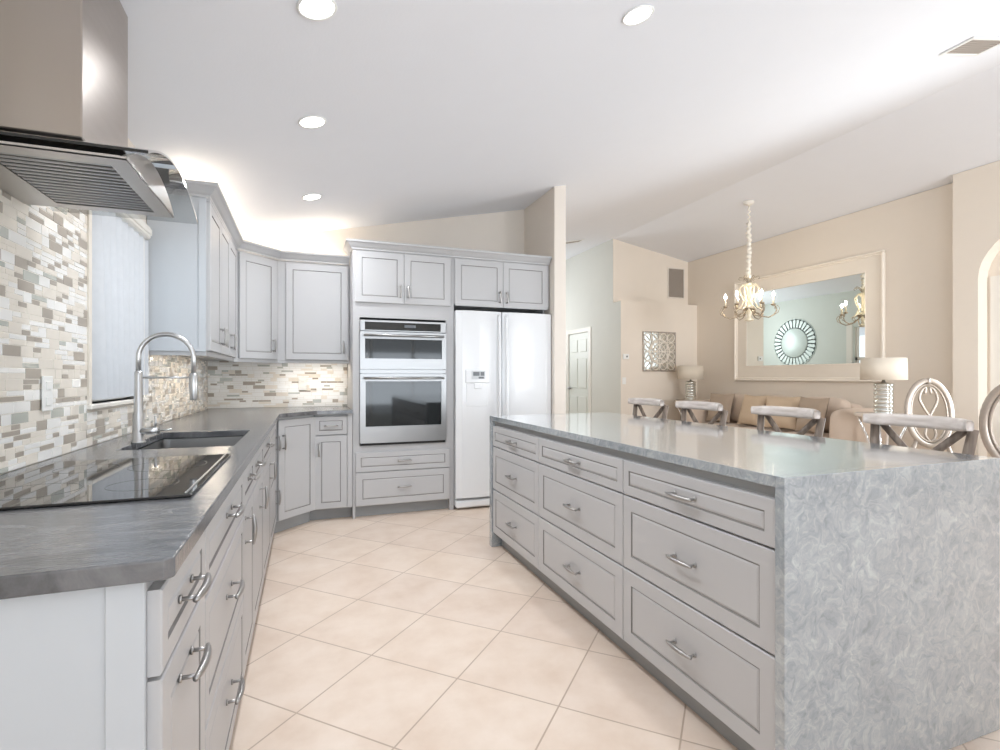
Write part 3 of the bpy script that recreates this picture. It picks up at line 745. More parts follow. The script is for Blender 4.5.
# ------------------------------------------------------------------ fridge surround and fridge
t = thing('fridge_cabinet', (TX1+.001, TY, 0), 'grey two-door cabinet over the white refrigerator with panels down its sides', 'cabinet')
W = 2.195-TX1-.001; b = MB()
b.box(0, W, 0, YB-TY-.005, 1.855, 2.27, M['cab'], .001); b.box(0, .018, .0, YB-TY-.005, .0015, 1.855, M['cab']); b.box(W-.018, W, .1, YB-TY-.005, .0015, 1.855, M['cab']); b.build('body', t)
front(t, 'door', .025, .487, 1.835, 2.262, ('v', .452, 1.93), L=.11); front(t, 'door', .487, .945, 1.835, 2.262, ('v', .522, 1.93), L=.11)
crown(t, [(0, -.004), (W, -.004)], 2.27)
FX0, FX1, FY = 1.252, 2.192, 4.45
t = thing('refrigerator', ((FX0+FX1)/2, FY, 0), 'glossy white side-by-side refrigerator with a dispenser in its left door', 'refrigerator')
hw = (FX1-FX0)/2; sp = 1.687-(FX0+FX1)/2
b = MB(); b.box(-hw+.003, hw-.035, .07, .64, .03, 1.79, M['fridge'], .006); b.box(-hw+.02, hw-.04, .09, .6, .001, .03, M['dark']); b.build('body', t)
b = MB(); b.box(-hw, hw, .0, .068, .02, .085, M['fridge'], .012); b.build('grille', t)
def rdoor(x0, x1, name, hole=None):
    b = MB(); n = 8; vs = []; zs = [.112, 1.79]; fr = []
    for i in range(n+1):
        u = i/n; x = x0+(x1-x0)*u; bow = .012*(1-(2*u-1)**2); e = min(u, 1-u)
        fr.append((x, -.006-bow+(.012 if e < .01 else 0)))
    poly = [(x0, .062)]+fr+[(x1, .062)]
    b.prism(poly, zs[0], zs[1], M['fridge']); return b.build(name, t, bevel=.006)
d1 = rdoor(-hw, sp-.004, 'freezer_door'); d2 = rdoor(sp+.004, hw, 'fridge_door')
for o, x in ((d1, sp-.035), (d2, sp+.035)):
    b = MB(); b.tube([(x, -.02, .50), (x, -.04, .54), (x, -.046, .75), (x, -.046, 1.45), (x, -.04, 1.70), (x, -.018, 1.76)], .013, M['fridge'], 12); b.build('handle', o)
b = MB(); cxx = -hw+.19
b.box(cxx-.11, cxx+.115, -.026, -.012, 1.14, 1.262, M['fridge'], .006); b.box(cxx-.055, cxx+.075, -.0285, -.026, 1.175, 1.25, M['fridgedisp'], .001)
b.box(cxx-.04, cxx+.02, -.0295, -.0285, 1.205, 1.24, M['display']); b.box(cxx+.028, cxx+.065, -.0295, -.0285, 1.205, 1.24, M['display']); b.box(cxx+.01, cxx+.06, -.0295, -.0285, 1.18, 1.197, M['display'])
b.box(cxx-.10, cxx+.10, -.0195, -.014, .93, 1.14, M['fridge'], .003)
b.box(cxx-.03, cxx+.04, -.03, -.02, 1.09, 1.14, M['fridge'], .004)
b.build('dispenser', d1)

# ------------------------------------------------------------------ range hood (left wall)
HY0, HY1, HXF, HZ = 1.50, 1.985, -.41, 1.722
t = thing('range_hood', (XL, (HY0+HY1)/2, HZ), 'stainless range hood with arched clear glass canopy above the cooktop', 'range hood')
hy = (HY1-HY0)/2; depth = HXF-XL; YC = .015
def gz(y): return .019 + .075*(1-((y-YC-.04)/.31)**2)
b = MB(); n = 12; ysx = [-hy+2*hy*i/n for i in range(n+1)]
def bz(y): return .009 + .072*(1-(y/hy)**2)
top = [(y, min(bz(y), gz(y)-.004)) for y in ysx]
poly = [(-hy, 0), (hy, 0)] + list(reversed(top))
xf = Matrix(((0,0,1,0),(1,0,0,0),(0,1,0,0),(0,0,0,1)))
b.prism(poly, depth-.012, depth, M['hoodsteel'], xf=xf); b.prism(poly, .002, .014, M['hoodsteel'], xf=xf)
b.box(.014, depth-.012, -hy, -hy+.012, 0, .010, M['hoodsteel']); b.box(.014, depth-.012, hy-.012, hy, 0, .010, M['hoodsteel'])
b.box(.014, depth-.012, -hy+.012, hy-.012, .03, .034, M['cavity'])
# bottom frame
fr = .045
b.box(.012, depth, -hy, -hy+fr, -.001, .004, M['hoodsteel']); b.box(.012, depth, hy-fr, hy, -.001, .004, M['hoodsteel'])
b.box(.012, .012+fr*2, -hy+fr, hy-fr, -.001, .004, M['hoodsteel']); b.box(depth-fr, depth, -hy+fr, hy-fr, -.001, .004, M['hoodsteel'])
b.build('body', t)
b = MB(); x0, x1, y0, y1 = .012+fr*2+.001, depth-fr-.001, -hy+fr+.001, hy-fr-.001; k = 15
for i in range(k):
    ya = y0+(y1-y0)*i/k; yb_ = ya+(y1-y0)/k*.58
    b.box(x0, x1, ya, yb_, 0, .006, M['steel'], .002, xf=None)
b.box(x0, x1, y0, y1, .012, .015, M['cavity']); b.build('baffle_filter', t)
# glass canopy
b = MB(); n = 28; g0, g1 = 1.49-(HY0+HY1)/2, 2.11-(HY0+HY1)/2; gx0, gx1 = .03, -.362-XL; vs = []; fs = []; em = []
for i in range(n+1):
    y = g0+(g1-g0)*i/n; z = gz(y)
    for x, dz in ((gx0, 0), (gx1, 0), (gx1, .006), (gx0, .006)): vs.append((x, y, z+dz))
bot = []; edge = []
for i in range(n):
    a, c_ = i*4, i*4+4
    bot += [(a, a+1, c_+1, c_), (a+2, a+3, c_+3, c_+2)]; edge += [(a+1, a+2, c_+2, c_+1), (a+3, a, c_, c_+3)]
ends = [(0, 3, 2, 1), (n*4, n*4+1, n*4+2, n*4+3)]
b.add(vs, bot, M['hoodglass'], True); b.add(vs, edge+ends[1:], M['hoodglass']); b.add(vs, ends[:1], M['hoodedge'])
b.box(gx0, gx1, g0-.003, g0+.001, gz(g0)-.0005, gz(g0)+.0065, M['hoodedge'])
b.build('glass_canopy', t)
CY0, CY1, CXF = 1.655-(HY0+HY1)/2, 2.03-(HY0+HY1)/2, -.55-XL
b = MB(); b.box(.003, CXF, CY0, CY1, gz(0)+.008, ceil_z(-.55)-HZ-.03, M['chimney'], .003); b.build('chimney', t)

# ------------------------------------------------------------------ vertical blinds
t = thing('vertical_blinds', (XL-.035, (WY0+WY1)/2, 0), 'white vertical blinds hanging closed in the window behind the faucet', 'blinds')
b = MB(); b.box(-.033, .066, -(WY1-WY0)/2+.03, (WY1-WY0)/2, 1.93, 2.0, M['trim'], .008); b.box(.06, .072, -.3, (WY1-WY0)/2, 1.95, 1.985, M['trim'], .004); b.build('headrail', t)
nv = 9
for i in range(nv):
    y = -.315 + .083*i; sw = .05*(1-i/nv)**2
    b = MB(); vs = []; fs = []; hwv = .060; an = math.radians(47); nn = 6
    for z, dy in ((1.927, -.02*(1-i/nv)), (WZ0+.015, sw)):
        for j in range(nn+1):
            u = -1+2*j/nn; cz = .016*(1-u*u); vs.append((math.cos(an)*u*hwv+cz+.01, y+dy+math.sin(an)*u*hwv, z))
    for j in range(nn): fs.append((j, j+1, nn+2+j, nn+1+j))
    b.add(vs, fs, M['blind'], True); b.build('vane', t)

# ------------------------------------------------------------------ lights of the room
def downlight(x, y, label, power=9):
    z = ceil_z(x); t = thing('ceiling_downlight', (x, y, z), label, 'ceiling light', group=None)
    t.rotation_euler = (0, -math.atan(.2125) if x < RX else math.atan(.175), 0)
    b = MB(); b.lathe([(.060, -.001), (.070, -.001), (.072, -.004), (.068, -.008), (.062, -.007), (.060, -.001)], M['white'], 32); b.build('trim_ring', t)
    b = MB(); b.lathe([(0, -.004), (.061, -.004), (.061, -.002), (0, -.002)], M['disc'], 32); b.build('lens', t)
    area_light('lamp', (0, 0, -.02), .12, power, NEUT, parent=t, spread=2.8)
    return t
downlight(.037, 1.99, 'round recessed ceiling light at the top, nearest in the row of three')
downlight(.03, 2.89, 'round recessed ceiling light in the middle of the row of three')
downlight(.041, 4.10, 'smallest round recessed ceiling light, above the corner wall cabinet')
downlight(1.40, 1.965, 'round recessed ceiling light above the near end of the island')
# LED strips on top of the wall cabinets; those below added to brighten the mosaic
def strip(name, x0, x1, y0, y1, z, label, power, up=True):
    t = thing(name, ((x0+x1)/2, (y0+y1)/2, z), label, 'light strip')
    hx_, hy_ = (x1-x0)/2, (y1-y0)/2
    b = MB(); b.box(-hx_, hx_, -hy_, hy_, 0, .006, M['white']); (b.box(-hx_, hx_, -hy_, hy_, .006, .010, M['led']) if up else b.box(-hx_, hx_, -hy_, hy_, -.004, 0, M['led']))
    b.build('strip', t)
    area_light('lamp', (0, 0, .03 if up else -.012), hx_*2, power, WARM, (PI, 0, 0) if up else (0, 0, 0), hy_*2, parent=t).data.shape = 'RECTANGLE'
strip('led_strip', -.70, -.67, 3.35, 4.9, UZ1+.003, 'warm light strip hidden on top of the wall cabinet by the window', 2.6)
strip('led_strip', -.5, .33, 4.99, 5.02, UZ1+.003, 'warm light strip hidden on top of the cabinets left of the oven tower', 2.2)
strip('added_under_light', -.16, .33, 4.86, 4.89, UZ0-.007, 'added slim light strip hidden behind the lower lip of the cabinet left of the oven tower', .8, False)
strip('added_under_light', -.58, -.55, 3.4, 4.5, UZ0-.007, 'added slim light strip hidden behind the lower lip of the three-door wall cabinet', .8, False)

# ------------------------------------------------------------------ outlets, switches, vents
def plate(name, loc, rz, label, cat='outlet', wd=.07, ht=.115, body=True):
    t = thing(name, loc, label, cat, rz)
    b = MB(); b.box(-wd/2, wd/2, -.006, -.0005, -ht/2, ht/2, M['white'], .002); b.build('cover_plate', t)
    if cat == 'outlet':
        for dz in (-.026, .026): bx(-.017, .017, -.0085, -.0062, dz-.014, dz+.014, M['white'], .002).build('socket', t)
    else: bx(-.012, .012, -.010, -.0062, -.025, .025, M['white'], .002).build('toggle', t)
    return t
plate('wall_outlet', (XL+.0085, 2.12, 1.14), PI/2, 'white double outlet in the mosaic left of the window')
plate('wall_outlet', (-.03, YB-.0085, 1.13), 0, 'white double outlet in the mosaic below the wide wall cabinet')
plate('light_switch', (5.03, 7.449, 1.13), 0, 'small white light switch on the far wall below the thermostat', 'switch')
t = thing('thermostat', (5.06, 7.449, 1.54), 'small white round-faced thermostat left of the lattice wall art', 'thermostat')
bx(-.06, .06, -.022, -.0005, -.045, .045, M['white'], .006).build('case', t)
bx(.0, .03, -.026, -.0222, -.014, .014, M['display'], .003).build('display', t)
def louvre(t, w_, h_, n, mtf, horizontal=True):
    b = MB(); f_ = .022
    for a in ((-w_/2, -w_/2+f_, -h_/2, h_/2), (w_/2-f_, w_/2, -h_/2, h_/2), (-w_/2+f_, w_/2-f_, -h_/2, -h_/2+f_), (-w_/2+f_, w_/2-f_, h_/2-f_, h_/2)):
        b.box(a[0], a[1], -.012, -.0005, a[2], a[3], mtf, .003)
    b.build('frame', t); b = MB(); b.box(-w_/2+f_, w_/2-f_, -.003, -.001, -h_/2+f_, h_/2-f_, M['cavity'])
    for i in range(n):
        z = -h_/2+f_+(h_-2*f_)*(i+.5)/n
        b.box(-w_/2+f_, w_/2-f_, -.008, -.003, z-(h_-2*f_)/n*.38, z+(h_-2*f_)/n*.38, M['ventgrey'])
    b.build('louvres', t)
t = thing('return_air_grille', (6.30, 7.689, 2.90), 'tall rectangular air grille high on the far wall above the ledge', 'vent'); louvre(t, .38, .56, 26, M['wallk'])
t = thing('ceiling_vent', (4.22, 2.14, ceil_z(4.22)-.001), 'louvred air vent in the ceiling at the upper right', 'vent'); t.rotation_euler = (PI/2, 0, -.0)
t.rotation_euler = (Matrix.Rotation(-math.atan(.2125), 4, 'Y') @ Matrix.Rotation(PI/2, 4, 'X')).to_euler(); louvre(t, .42, .20, 7, M['white'])
t = thing('ceiling_vent', (4.03, 7.43, ceil_z(4.03)-.001), 'small louvred vent in the hall ceiling beside the stub wall', 'vent')
t.rotation_euler = (Matrix.Rotation(-math.atan(.2125), 4, 'Y') @ Matrix.Rotation(PI/2, 4, 'X')).to_euler(); louvre(t, .36, .18, 6, M['white'])

# ------------------------------------------------------------------ big framed mirror
MY0, MY1, MZ0, MZ1 = 4.22, 6.55, 1.135, 2.735
t = thing('wall_mirror', (XM-.001, (MY0+MY1)/2, (MZ0+MZ1)/2), 'huge wall mirror in a broad cream frame with ivory moulded edge', 'mirror', PI/2*-1)
hw_, hh_ = (MY1-MY0)/2, (MZ1-MZ0)/2; fw = .235
def rect_ring(b, hw, hh, wd, y0, y1, mt, bev=0):
    b.box(-hw, hw, y0, y1, hh-wd, hh, mt, bev); b.box(-hw, hw, y0, y1, -hh, -hh+wd, mt, bev)
    b.box(-hw, -hw+wd, y0, y1, -hh+wd, hh-wd, mt, bev); b.box(hw-wd, hw, y0, y1, -hh+wd, hh-wd, mt, bev)
b = MB(); rect_ring(b, hw_-.05, hh_-.05, fw-.05, -.022, -.0005, M['frame']); b.build('frame', t)
b = MB(); rect_ring(b, hw_, hh_, .028, -.05, -.0005, M['moulding'], .008); rect_ring(b, hw_-.028, hh_-.028, .022, -.034, -.0005, M['moulding'], .006)
rect_ring(b, hw_-fw+.012, hh_-fw+.012, .012, -.028, -.0225, M['moulding'], .002); b.build('frame_moulding', t)
b = MB(); b.box(-hw_+fw-.005, hw_-fw+.005, -.014, -.0006, -hh_+fw-.005, hh_-fw+.005, M['mirror']); b.build('mirror_glass', t)

# ------------------------------------------------------------------ sunburst mirror on the hall wall (seen in the big mirror)
t = thing('sunburst_mirror', (2.301, 9.0, 2.0), 'round sunburst mirror seen reflected in the huge framed mirror', 'mirror', PI/2)
# faces +X : local -y -> +X
b = MB(); xfm = Matrix.Rotation(PI/2, 4, 'X')
b.lathe([(0, .03), (.33, .03), (.345, .022), (.345, .001), (0, .001)], M['mirror_painted'], 48, xf=xfm); b.build('centre_mirror', t)
for k in range(32):
    a = 2*PI*k/32; R_ = xfm @ Matrix.Rotation(a, 4, 'Z')
    b = MB(); w0, w1 = .020, .040
    b.prism([(.36, -w0), (.52, -w1), (.55, 0), (.52, w1), (.36, w0)], .004, .018, M['mirror_painted'], xf=R_); b.build('ray', t)
b = MB(); b.lathe([(.35, .001), (.35, .012), (.362, .012), (.362, .001)], M['display'], 48, xf=xfm); b.lathe([(.555, .001), (.555, .010), (.57, .010), (.57, .001)], M['mirror_painted'], 48, xf=xfm); b.build('rim', t)
# cabinet seen low in the mirror
t = thing('hall_cabinet', (2.46, 7.35, 0), 'brown wooden cabinet seen reflected at the mirror edge', 'cabinet', PI/2)
b = MB(); b.box(-.30, .30, -.15, .15, .03, 1.46, M['brown'], .004); b.build('body', t)
for s_ in (-1, 1):
    b = MB(); b.box(-.29 if s_ < 0 else .005, -.005 if s_ < 0 else .29, -.165, -.1505, .06, 1.42, M['brown'], .006); b.build('door', t)

# ------------------------------------------------------------------ lattice wall art
t = thing('lattice_wall_art', (5.745, 7.449, 1.635), 'square silvery mirrored lattice panel on the far wall left of a lamp', 'wall art')
hs = .345
b = MB(); rect_ring(b, hs, hs, .022, -.022, -.0005, M['silver'], .004); b.build('frame', t)
b = MB(); b.box(-hs+.02, hs-.02, -.006, -.001, -hs+.02, hs-.02, M['lampglass']); b.build('mirror_back', t)
b = MB(); cell = (2*hs-.04)/4
def ringt(cx, cz, r, a0=0, a1=2*PI, rad=.009):
    closed = abs(a1-a0-2*PI) < 1e-6; n = 20
    pts = [(cx+r*math.cos(a0+(a1-a0)*i/n), -.014, cz+r*math.sin(a0+(a1-a0)*i/n)) for i in range(n if closed else n+1)]
    b.tube(pts, rad, M['moulding'], 6, closed=closed)
for i in range(4):
    for j in range(4):
        cx_, cz_ = -hs+.02+cell*(i+.5), -hs+.02+cell*(j+.5); s1 = 1 if cx_ > 0 else -1; s2 = 1 if cz_ > 0 else -1
        ringt(cx_, cz_, cell*.44, rad=.007)
        b.tube([(cx_-cell*.32, -.014, cz_-cell*.32*s1*s2), (cx_+cell*.32, -.014, cz_+cell*.32*s1*s2)], .006, M['moulding'], 6)
ringt(0, 0, .12); ringt(0, 0, .21); ringt(0, 0, .05)
for k in range(1, 4):
    v = -hs+.02+cell*k; b.tube([(v, -.014, -hs+.02), (v, -.014, hs-.02)], .0065, M['moulding'], 6); b.tube([(-hs+.02, -.014, v), (hs-.02, -.014, v)], .0065, M['moulding'], 6)
b.build('lattice', t)

# ------------------------------------------------------------------ table lamps and end tables
def table_lamp(loc, label):
    t = thing('table_lamp', loc, label, 'lamp')
    b = MB(); pr = [(.085, .0008), (.085, .012)]
    z = .012
    for k in range(7):
        pr += [(.076, z+.004), (.087, z+.010), (.089, z+.022), (.087, z+.034), (.076, z+.040)]; z += .0445
    pr += [(.02, z+.004), (.012, z+.03)]
    b.lathe(pr, M['lampglass'], 28); b.build('base', t)
    b = MB(); zs, ze = z+.03, z+.26
    b.lathe([(.202, zs), (.206, zs), (.202, ze), (.198, ze), (.201, zs+.002)], M['shade'], 40); o = b.build('lamp_shade', t)
    b = MB(); b.lathe([(.012, z+.03), (.010, z+.2), (0, z+.2)], M['nickel'], 10); b.build('stem', t)
    return t
LZ = .80
l1 = table_lamp((6.08, 7.05, LZ), 'mercury glass table lamp with drum shade in the corner by the lattice art')
l2 = dup(l1, (5.72, 3.70, LZ+.01), 0, 'mercury glass table lamp with drum shade below the right end of the huge mirror')
def end_table(loc, label):
    t = thing('end_table', loc, label, 'table')
    b = MB(); b.lathe([(0, LZ-.036), (.25, LZ-.036), (.26, LZ-.028), (.26, LZ-.006), (.252, LZ-.0005), (0, LZ-.0005)], M['tabletop'], 40); b.build('table_top', t)
    for k in range(4):
        a = PI/4+PI/2*k; ca, sa = math.cos(a), math.sin(a)
        b = MB(); b.tube([(r_*ca, r_*sa, z_) for r_, z_ in ((.20, .004), (.22, .02), (.21, .12), (.15, .3), (.12, .42), (.15, .56), (.20, .68), (.21, LZ-.04))], .013, M['chrome'], 10); b.build('leg', t)
    b = MB(); b.lathe([(0, .18), (.17, .18), (.17, .195), (0, .195)], M['tabletop'], 30); b.build('shelf', t)
    return t
e1 = end_table((6.08, 7.05, 0), 'round cream end table with curved chrome legs in the far corner')
e2 = dup(e1, (5.72, 3.70, .01), 0, 'round cream end table with curved chrome legs at the near end of the sofa')

# ------------------------------------------------------------------ sofa (against the mirror wall) and cushions
t = thing('sofa', (XM-.5, 5.42, 0), 'taupe three-seat sofa with padded arms below the huge mirror', 'sofa', -PI/2)
HWS = 1.20
def soft(x0, x1, y0, y1, z0, z1, name, mt, parent, bev=.05, sub=1, xf=None):
    b = MB(); b.box(x0, x1, y0, y1, z0, z1, mt, bev, xf=xf); return b.build(name, parent, sub=sub+1)
b = MB(); b.box(-HWS, HWS, -.42, .44, .1, .34, M['sofa'], .03); b.build('base', t)
soft(-HWS+.15, HWS-.15, .16, .46, .3, .90, 'backrest', M['sofa'], t, .07)
for s_ in (-1, 1): soft(s_*HWS-(.1 if s_ > 0 else .12), s_*HWS+(.12 if s_ > 0 else .1), -.44, .46, .12, .84, 'armrest', M['sofa'], t, .08)
for k in range(3):
    w3 = (2*HWS-.28)/3; x = -HWS+.14+w3*k
    soft(x+.004, x+w3-.004, -.44, .2, .345, .50, 'seat_cushion', M['sofa'], t, .05)
    soft(x+.01, x+w3-.01, -.02, .22, .50, .95, 'back_cushion', M['sofa'], t, .08)
for sx in (-1, 1):
    for sy in (-.36, .38):
        b = MB(); b.lathe([(.022, .001), (.03, .1), (0, .1)], M['legwood'], 12, xf=Matrix.Translation((sx*(HWS-.1), sy, 0))); b.build('leg', t)
def pillow(x, y, z, rz, tilt, s_, mt, label):
    t = thing('throw_pillow', (x, y, z), label, 'pillow', rz)
    b = MB(); n = 10; vs = []; fs = []
    for side in (1, -1):
        for i in range(n+1):
            for j in range(n+1):
                u, v = -1+2*i/n, -1+2*j/n; k = (1-u**4)*(1-v**4); pin = 1-.10*(u*u*(1-v*v)+0)+0
                px_, pz_ = u*s_*(1-.08*(1-v*v)), v*s_*(1-.08*(1-u*u))
                vs.append((px_, side*(.065*k**.6+.002), pz_))
    m_ = (n+1)**2
    for i in range(n):
        for j in range(n):
            a = i*(n+1)+j; q = (a, a+1, a+n+2, a+n+1); fs.append(q if True else q); fs.append(tuple(m_+z_ for z_ in reversed(q)))
    R_ = Matrix.Translation((0, 0, s_)) @ Matrix.Rotation(tilt, 4, 'X')
    b.add(vs, fs, mt, True, xf=R_); b.build('cover', t); return t
pillow(5.95, 6.25, .50, -PI/2+.1, -.25, .225, M['taupe'], 'taupe throw pillow at the far end of the sofa near the corner lamp')
pillow(5.93, 5.62, .50, -PI/2-.1, -.3, .225, M['tan'], 'tan throw pillow in the middle of the sofa below the mirror')
pillow(5.90, 5.12, .50, -PI/2+.25, -.3, .225, M['tan'], 'tan throw pillow leaning by the near arm of the sofa')
pillow(5.86, 4.64, .50, -PI/2-.15, -.2, .225, M['taupe'], 'taupe throw pillow pressed against the near sofa arm')

# ------------------------------------------------------------------ counter stools
def make_stool(label):
    """faces local +y... sitter looks toward local -y (the island); back at +y"""
    t = thing('counter_stool', (0, 0, 0), label, 'stool', group='stools along the island')
    b = MB(); n = 24
    out = [(.20*math.copysign(abs(math.cos(a))**.7, math.cos(a)), .19*math.copysign(abs(math.sin(a))**.7, math.sin(a))) for a in [2*PI*k/n for k in range(n)]]
    b.prism(out, .625, .66, M['seatwood']); b.build('seat', t, bevel=.008)
    for sx in (-1, 1):
        b = MB(); b.tube([(sx*.155, -.15, .625), (sx*.20, -.20, .004)], [.019, .016], M['legwood'], 8); b.build('leg', t)
        b = MB(); b.tube([(sx*.165, .15, .62), (sx*.20, .21, .004)], [.019, .016], M['legwood'], 8); b.build('leg', t)
        b = MB(); b.tube([(sx*.165, .155, .60), (sx*.17, .18, .78), (sx*.190, .215, .985)], [.018, .017, .015], M['legwood'], 8, flat=1.3); b.build('back_post', t)
        b = MB(); b.tube([(-sx*.15, .175, .68), (sx*.03, .205, .85), (sx*.165, .222, .985)], .013, M['legwood'], 8, flat=1.2); b.build('cross_brace', t)
    b = MB(); m_ = 16; vs = []; fs = []
    for i in range(m_+1):
        u = -1+2*i/m_; x = .206*u; y = .215-.055*u*u; hz = .027*(1-.25*u**6); zc_ = 1.003
        dx, dy = 1, -2*.055*u/.235*1; L_ = math.hypot(dx, dy); nx, ny = -dy/L_, dx/L_
        for a_, z_ in ((-.012, -hz), (.012, -hz), (.016, -hz*.5), (.016, hz*.6), (.008, hz), (-.008, hz), (-.014, hz*.6), (-.014, -hz*.5)):
            vs.append((x+nx*a_, y+ny*a_, zc_+z_))
    for i in range(m_):
        for j in range(8): fs.append((i*8+j, i*8+(j+1) % 8, i*8+8+(j+1) % 8, i*8+8+j))
    fs.append(tuple(range(8))); fs.append(tuple(m_*8+7-j for j in range(8)))
    b.add(vs, [tuple(reversed(f)) for f in fs], M['seatwood'], True); b.build('top_rail', t)
    b = MB()
    for (x0_, y0_, x1_, y1_, z_) in ((-.186, -.184, .186, -.184, .2), (-.19, .19, .19, .19, .24), (-.186, -.184, -.19, .19, .22), (.186, -.184, .19, .19, .22)): b.tube([(x0_, y0_, z_), (x1_, y1_, z_)], .011, M['legwood'], 8)
    b.build('foot_rail', t); return t
st = make_stool('wooden cross-back counter stool at the far end of the island, leftmost of four')
SXX = 2.27
st.location = (SXX, 3.325, 0); st.rotation_euler = (0, 0, -PI/2)
dup(st, (SXX, 2.755, 0), -PI/2, 'wooden cross-back counter stool in front of the corner lamp, second from left')
dup(st, (SXX, 2.10, 0), -PI/2, 'wooden cross-back counter stool in front of the sofa arm, third from left')
dup(st, (SXX, 1.455, 0), -PI/2, 'wooden cross-back counter stool largest of the four, in front of the oval-back chair')

# ------------------------------------------------------------------ dining table and oval-back chairs
t = thing('dining_table', (5.72, 1.95, 0), 'cream rectangular dining table beyond the island at the right edge', 'table')
b = MB(); b.box(-.55, .55, -.95, .50, .735, .765, M['tabletop'], .006); b.build('table_top', t)
b = MB(); b.box(-.48, .48, -.88, .43, .66, .7345, M['silver'], .004); b.build('apron', t)
for sx in (-.46, .46):
    for sy in (-.86, .41):
        b = MB(); b.lathe([(.02, .001), (.026, .03), (.022, .10), (.036, .35), (.03, .48), (.045, .58), (.045, .66)], M['silver'], 16, xf=Matrix.Translation((sx, sy, 0))); b.build('leg', t)
def smooth_path(p, n=5):
    out = []; m = len(p)
    for i in range(m-1):
        a, b_, c_, d = p[max(0, i-1)], p[i], p[i+1], p[min(m-1, i+2)]
        for k in range(n):
            u = k/n; out.append(tuple(.5*((2*b_[q])+(-a[q]+c_[q])*u+(2*a[q]-5*b_[q]+4*c_[q]-d[q])*u*u+(-a[q]+3*b_[q]-3*c_[q]+d[q])*u**3) for q in (0, 1)))
    return out+[p[-1]]
def make_oval_chair(loc, rz, label):
    t = thing('dining_chair', loc, label, 'chair', rz, group='oval-back dining chairs')
    ZC, A, B_ = .86, .205, .30
    def ell(a, A, B_): return (A*math.sin(a), .225+.02*math.cos(a), ZC+B_*math.cos(a))
    b = MB(); b.tube([ell(2*PI*k/40, A, B_) for k in range(40)], .022, M['silver'], 10, closed=True, flat=1.2); b.tube([ell(2*PI*k/40, A-.035, B_-.035) for k in range(40)], .010, M['silver'], 8, closed=True); b.build('back_frame', t)
    b = MB()
    for s_ in (-1, 1):
        b.tube([(s_*x_, .225+.02*(z_-ZC)/B_, z_) for x_, z_ in smooth_path(((.0, ZC-.27), (.05, ZC-.20), (.02, ZC-.10), (.0, ZC-.04), (.05, ZC+.05), (.085, ZC+.13), (.06, ZC+.21), (.02, ZC+.235), (.03, ZC+.18)))], .011, M['silver'], 8)
    b.lathe([(0, 0), (.03, .012), (0, .02)], M['silver'], 12, xf=Matrix.Translation((0, .24, ZC+B_-.005)) @ Matrix.Rotation(PI/2, 4, 'X')); b.build('carved_splat', t)
    soft(-.24, .24, -.26, .19, .435, .50, 'seat_cushion', M['cream_cloth'], t, .03)
    b = MB(); b.box(-.235, .235, -.25, .20, .375, .434, M['silver'], .008); b.build('seat_frame', t)
    for sx in (-1, 1):
        b = MB(); b.lathe([(.016, .001), (.018, .03), (.014, .06), (.026, .30), (.03, .374)], M['silver'], 12, xf=Matrix.Translation((sx*.205, -.225, 0))); b.build('leg', t)
        b = MB(); b.tube([(sx*.20, .27, .002), (sx*.20, .20, .25), (sx*.20, .19, .40)], [.016, .02, .022], M['silver'], 8); b.build('leg', t)
        b = MB(); b.tube([(sx*.20, .19, .38), (sx*.17, .205, .52), (sx*.13, .212, .615)], .018, M['silver'], 8); b.build('back_post', t)
    return t
c1 = make_oval_chair((5.343, 2.889, 0), math.radians(-20), 'silver-grey oval-back carved dining chair behind the nearest counter stool')
c2 = dup(c1, (4.76, 2.07, 0), math.radians(100), 'silver-grey oval-back carved dining chair cut by the right edge of the photo')

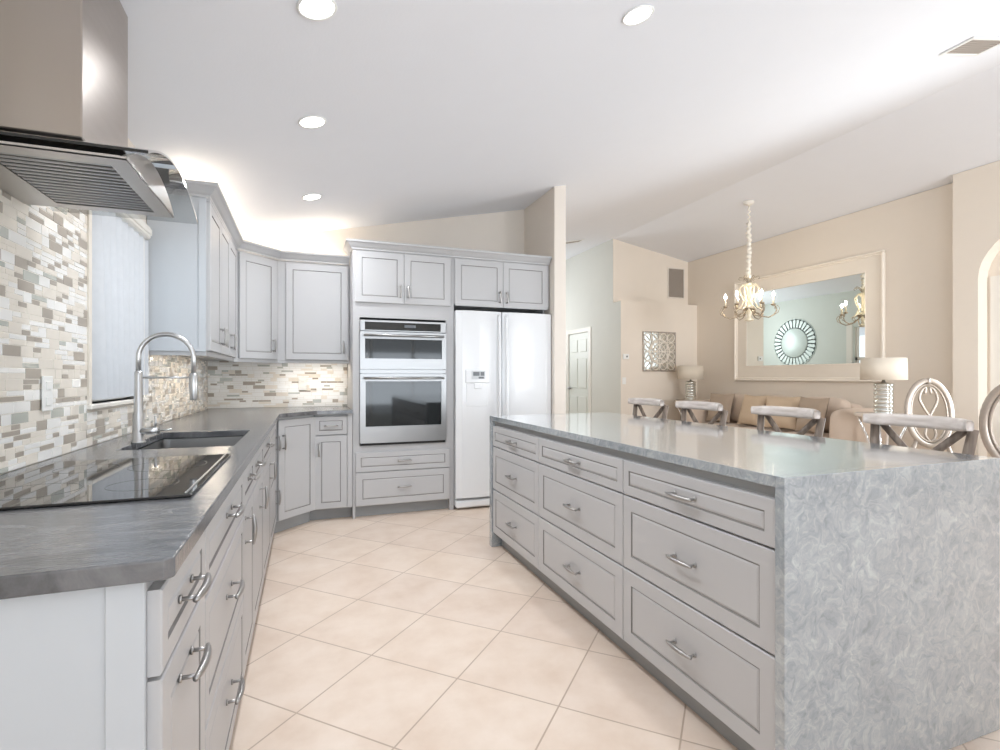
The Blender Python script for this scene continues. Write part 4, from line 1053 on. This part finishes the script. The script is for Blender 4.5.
# ------------------------------------------------------------------ chandelier
CX, CY = 5.461, 5.227; CZ = ceil_z(CX)
t = thing('chandelier', (CX, CY, 0), 'ivory and silver candle chandelier hanging in front of the huge mirror', 'chandelier')
b = MB(); b.lathe([(0, CZ-.04), (.03, CZ-.045), (.065, CZ-.02), (.07, CZ+.005), (0, CZ+.005)], M['trim'], 24); b.build('canopy', t)
b = MB(); pts = []; rad = []
for i in range(60):
    z = 2.50+(CZ-.05-2.50)*i/59; pts.append((.010*math.sin(i*1.3), .010*math.cos(i*1.7), z)); rad.append((.024+.010*math.sin(i*1.9)) if i < 46 else .010)
b.tube(pts, rad, M['silk'], 10); b.build('chain_sleeve', t)
b = MB(); b.lathe([(0, 1.925), (.05, 1.93), (.062, 1.95), (.035, 1.965), (.022, 1.99), (.04, 2.03), (.03, 2.07), (.022, 2.1), (.075, 2.12), (.03, 2.14), (.026, 2.2), (.032, 2.3), (.028, 2.36), (.05, 2.39), (.085, 2.415), (.06, 2.42), (.02, 2.44), (.018, 2.50), (0, 2.505)], M['ivory'], 28); b.build('column', t)
for k in range(6):
    a = 2*PI*k/6+.25; ca, sa = math.cos(a), math.sin(a)
    def pr(r, z): return (r*ca, r*sa, z)
    b = MB(); b.tube([pr(.03, 2.10), pr(.08, 2.04), pr(.15, 1.985), pr(.23, 1.97), pr(.29, 2.0), pr(.325, 2.06), pr(.31, 2.11), pr(.285, 2.125)], .0075, M['antique'], 8)
    b.tube([pr(.29, 2.00), pr(.34, 2.03), pr(.355, 2.08), pr(.33, 2.12), pr(.30, 2.10), pr(.305, 2.07)], .005, M['antique'], 6)
    b.tube([pr(.05, 2.08), pr(.12, 2.09), pr(.15, 2.05), pr(.12, 2.02), pr(.10, 2.04)], .005, M['antique'], 6)
    b.tube([pr(.075, 2.41), pr(.115, 2.36), pr(.095, 2.28), pr(.06, 2.2), pr(.10, 2.11), pr(.16, 2.07)], .009, M['ivory'], 8)
    b.tube([pr(.02, 2.44), pr(.06, 2.50), pr(.11, 2.515), pr(.125, 2.49), pr(.11, 2.475)], .0045, M['antique'], 6)
    o = b.build('arm', t)
    T_ = Matrix.Translation(pr(.285, 0))
    b = MB(); b.lathe([(0, 2.115), (.02, 2.118), (.032, 2.135), (.03, 2.14), (.012, 2.142)], M['antique'], 16, xf=T_); b.lathe([(.0115, 2.142), (.0115, 2.235), (0, 2.236)], M['ivory'], 12, xf=T_); b.build('candle', o)
    b = MB(); b.lathe([(.006, 2.236), (.014, 2.25), (.017, 2.265), (.010, 2.285), (0, 2.305)], M['glow'], 14, xf=T_); b.build('bulb', o)
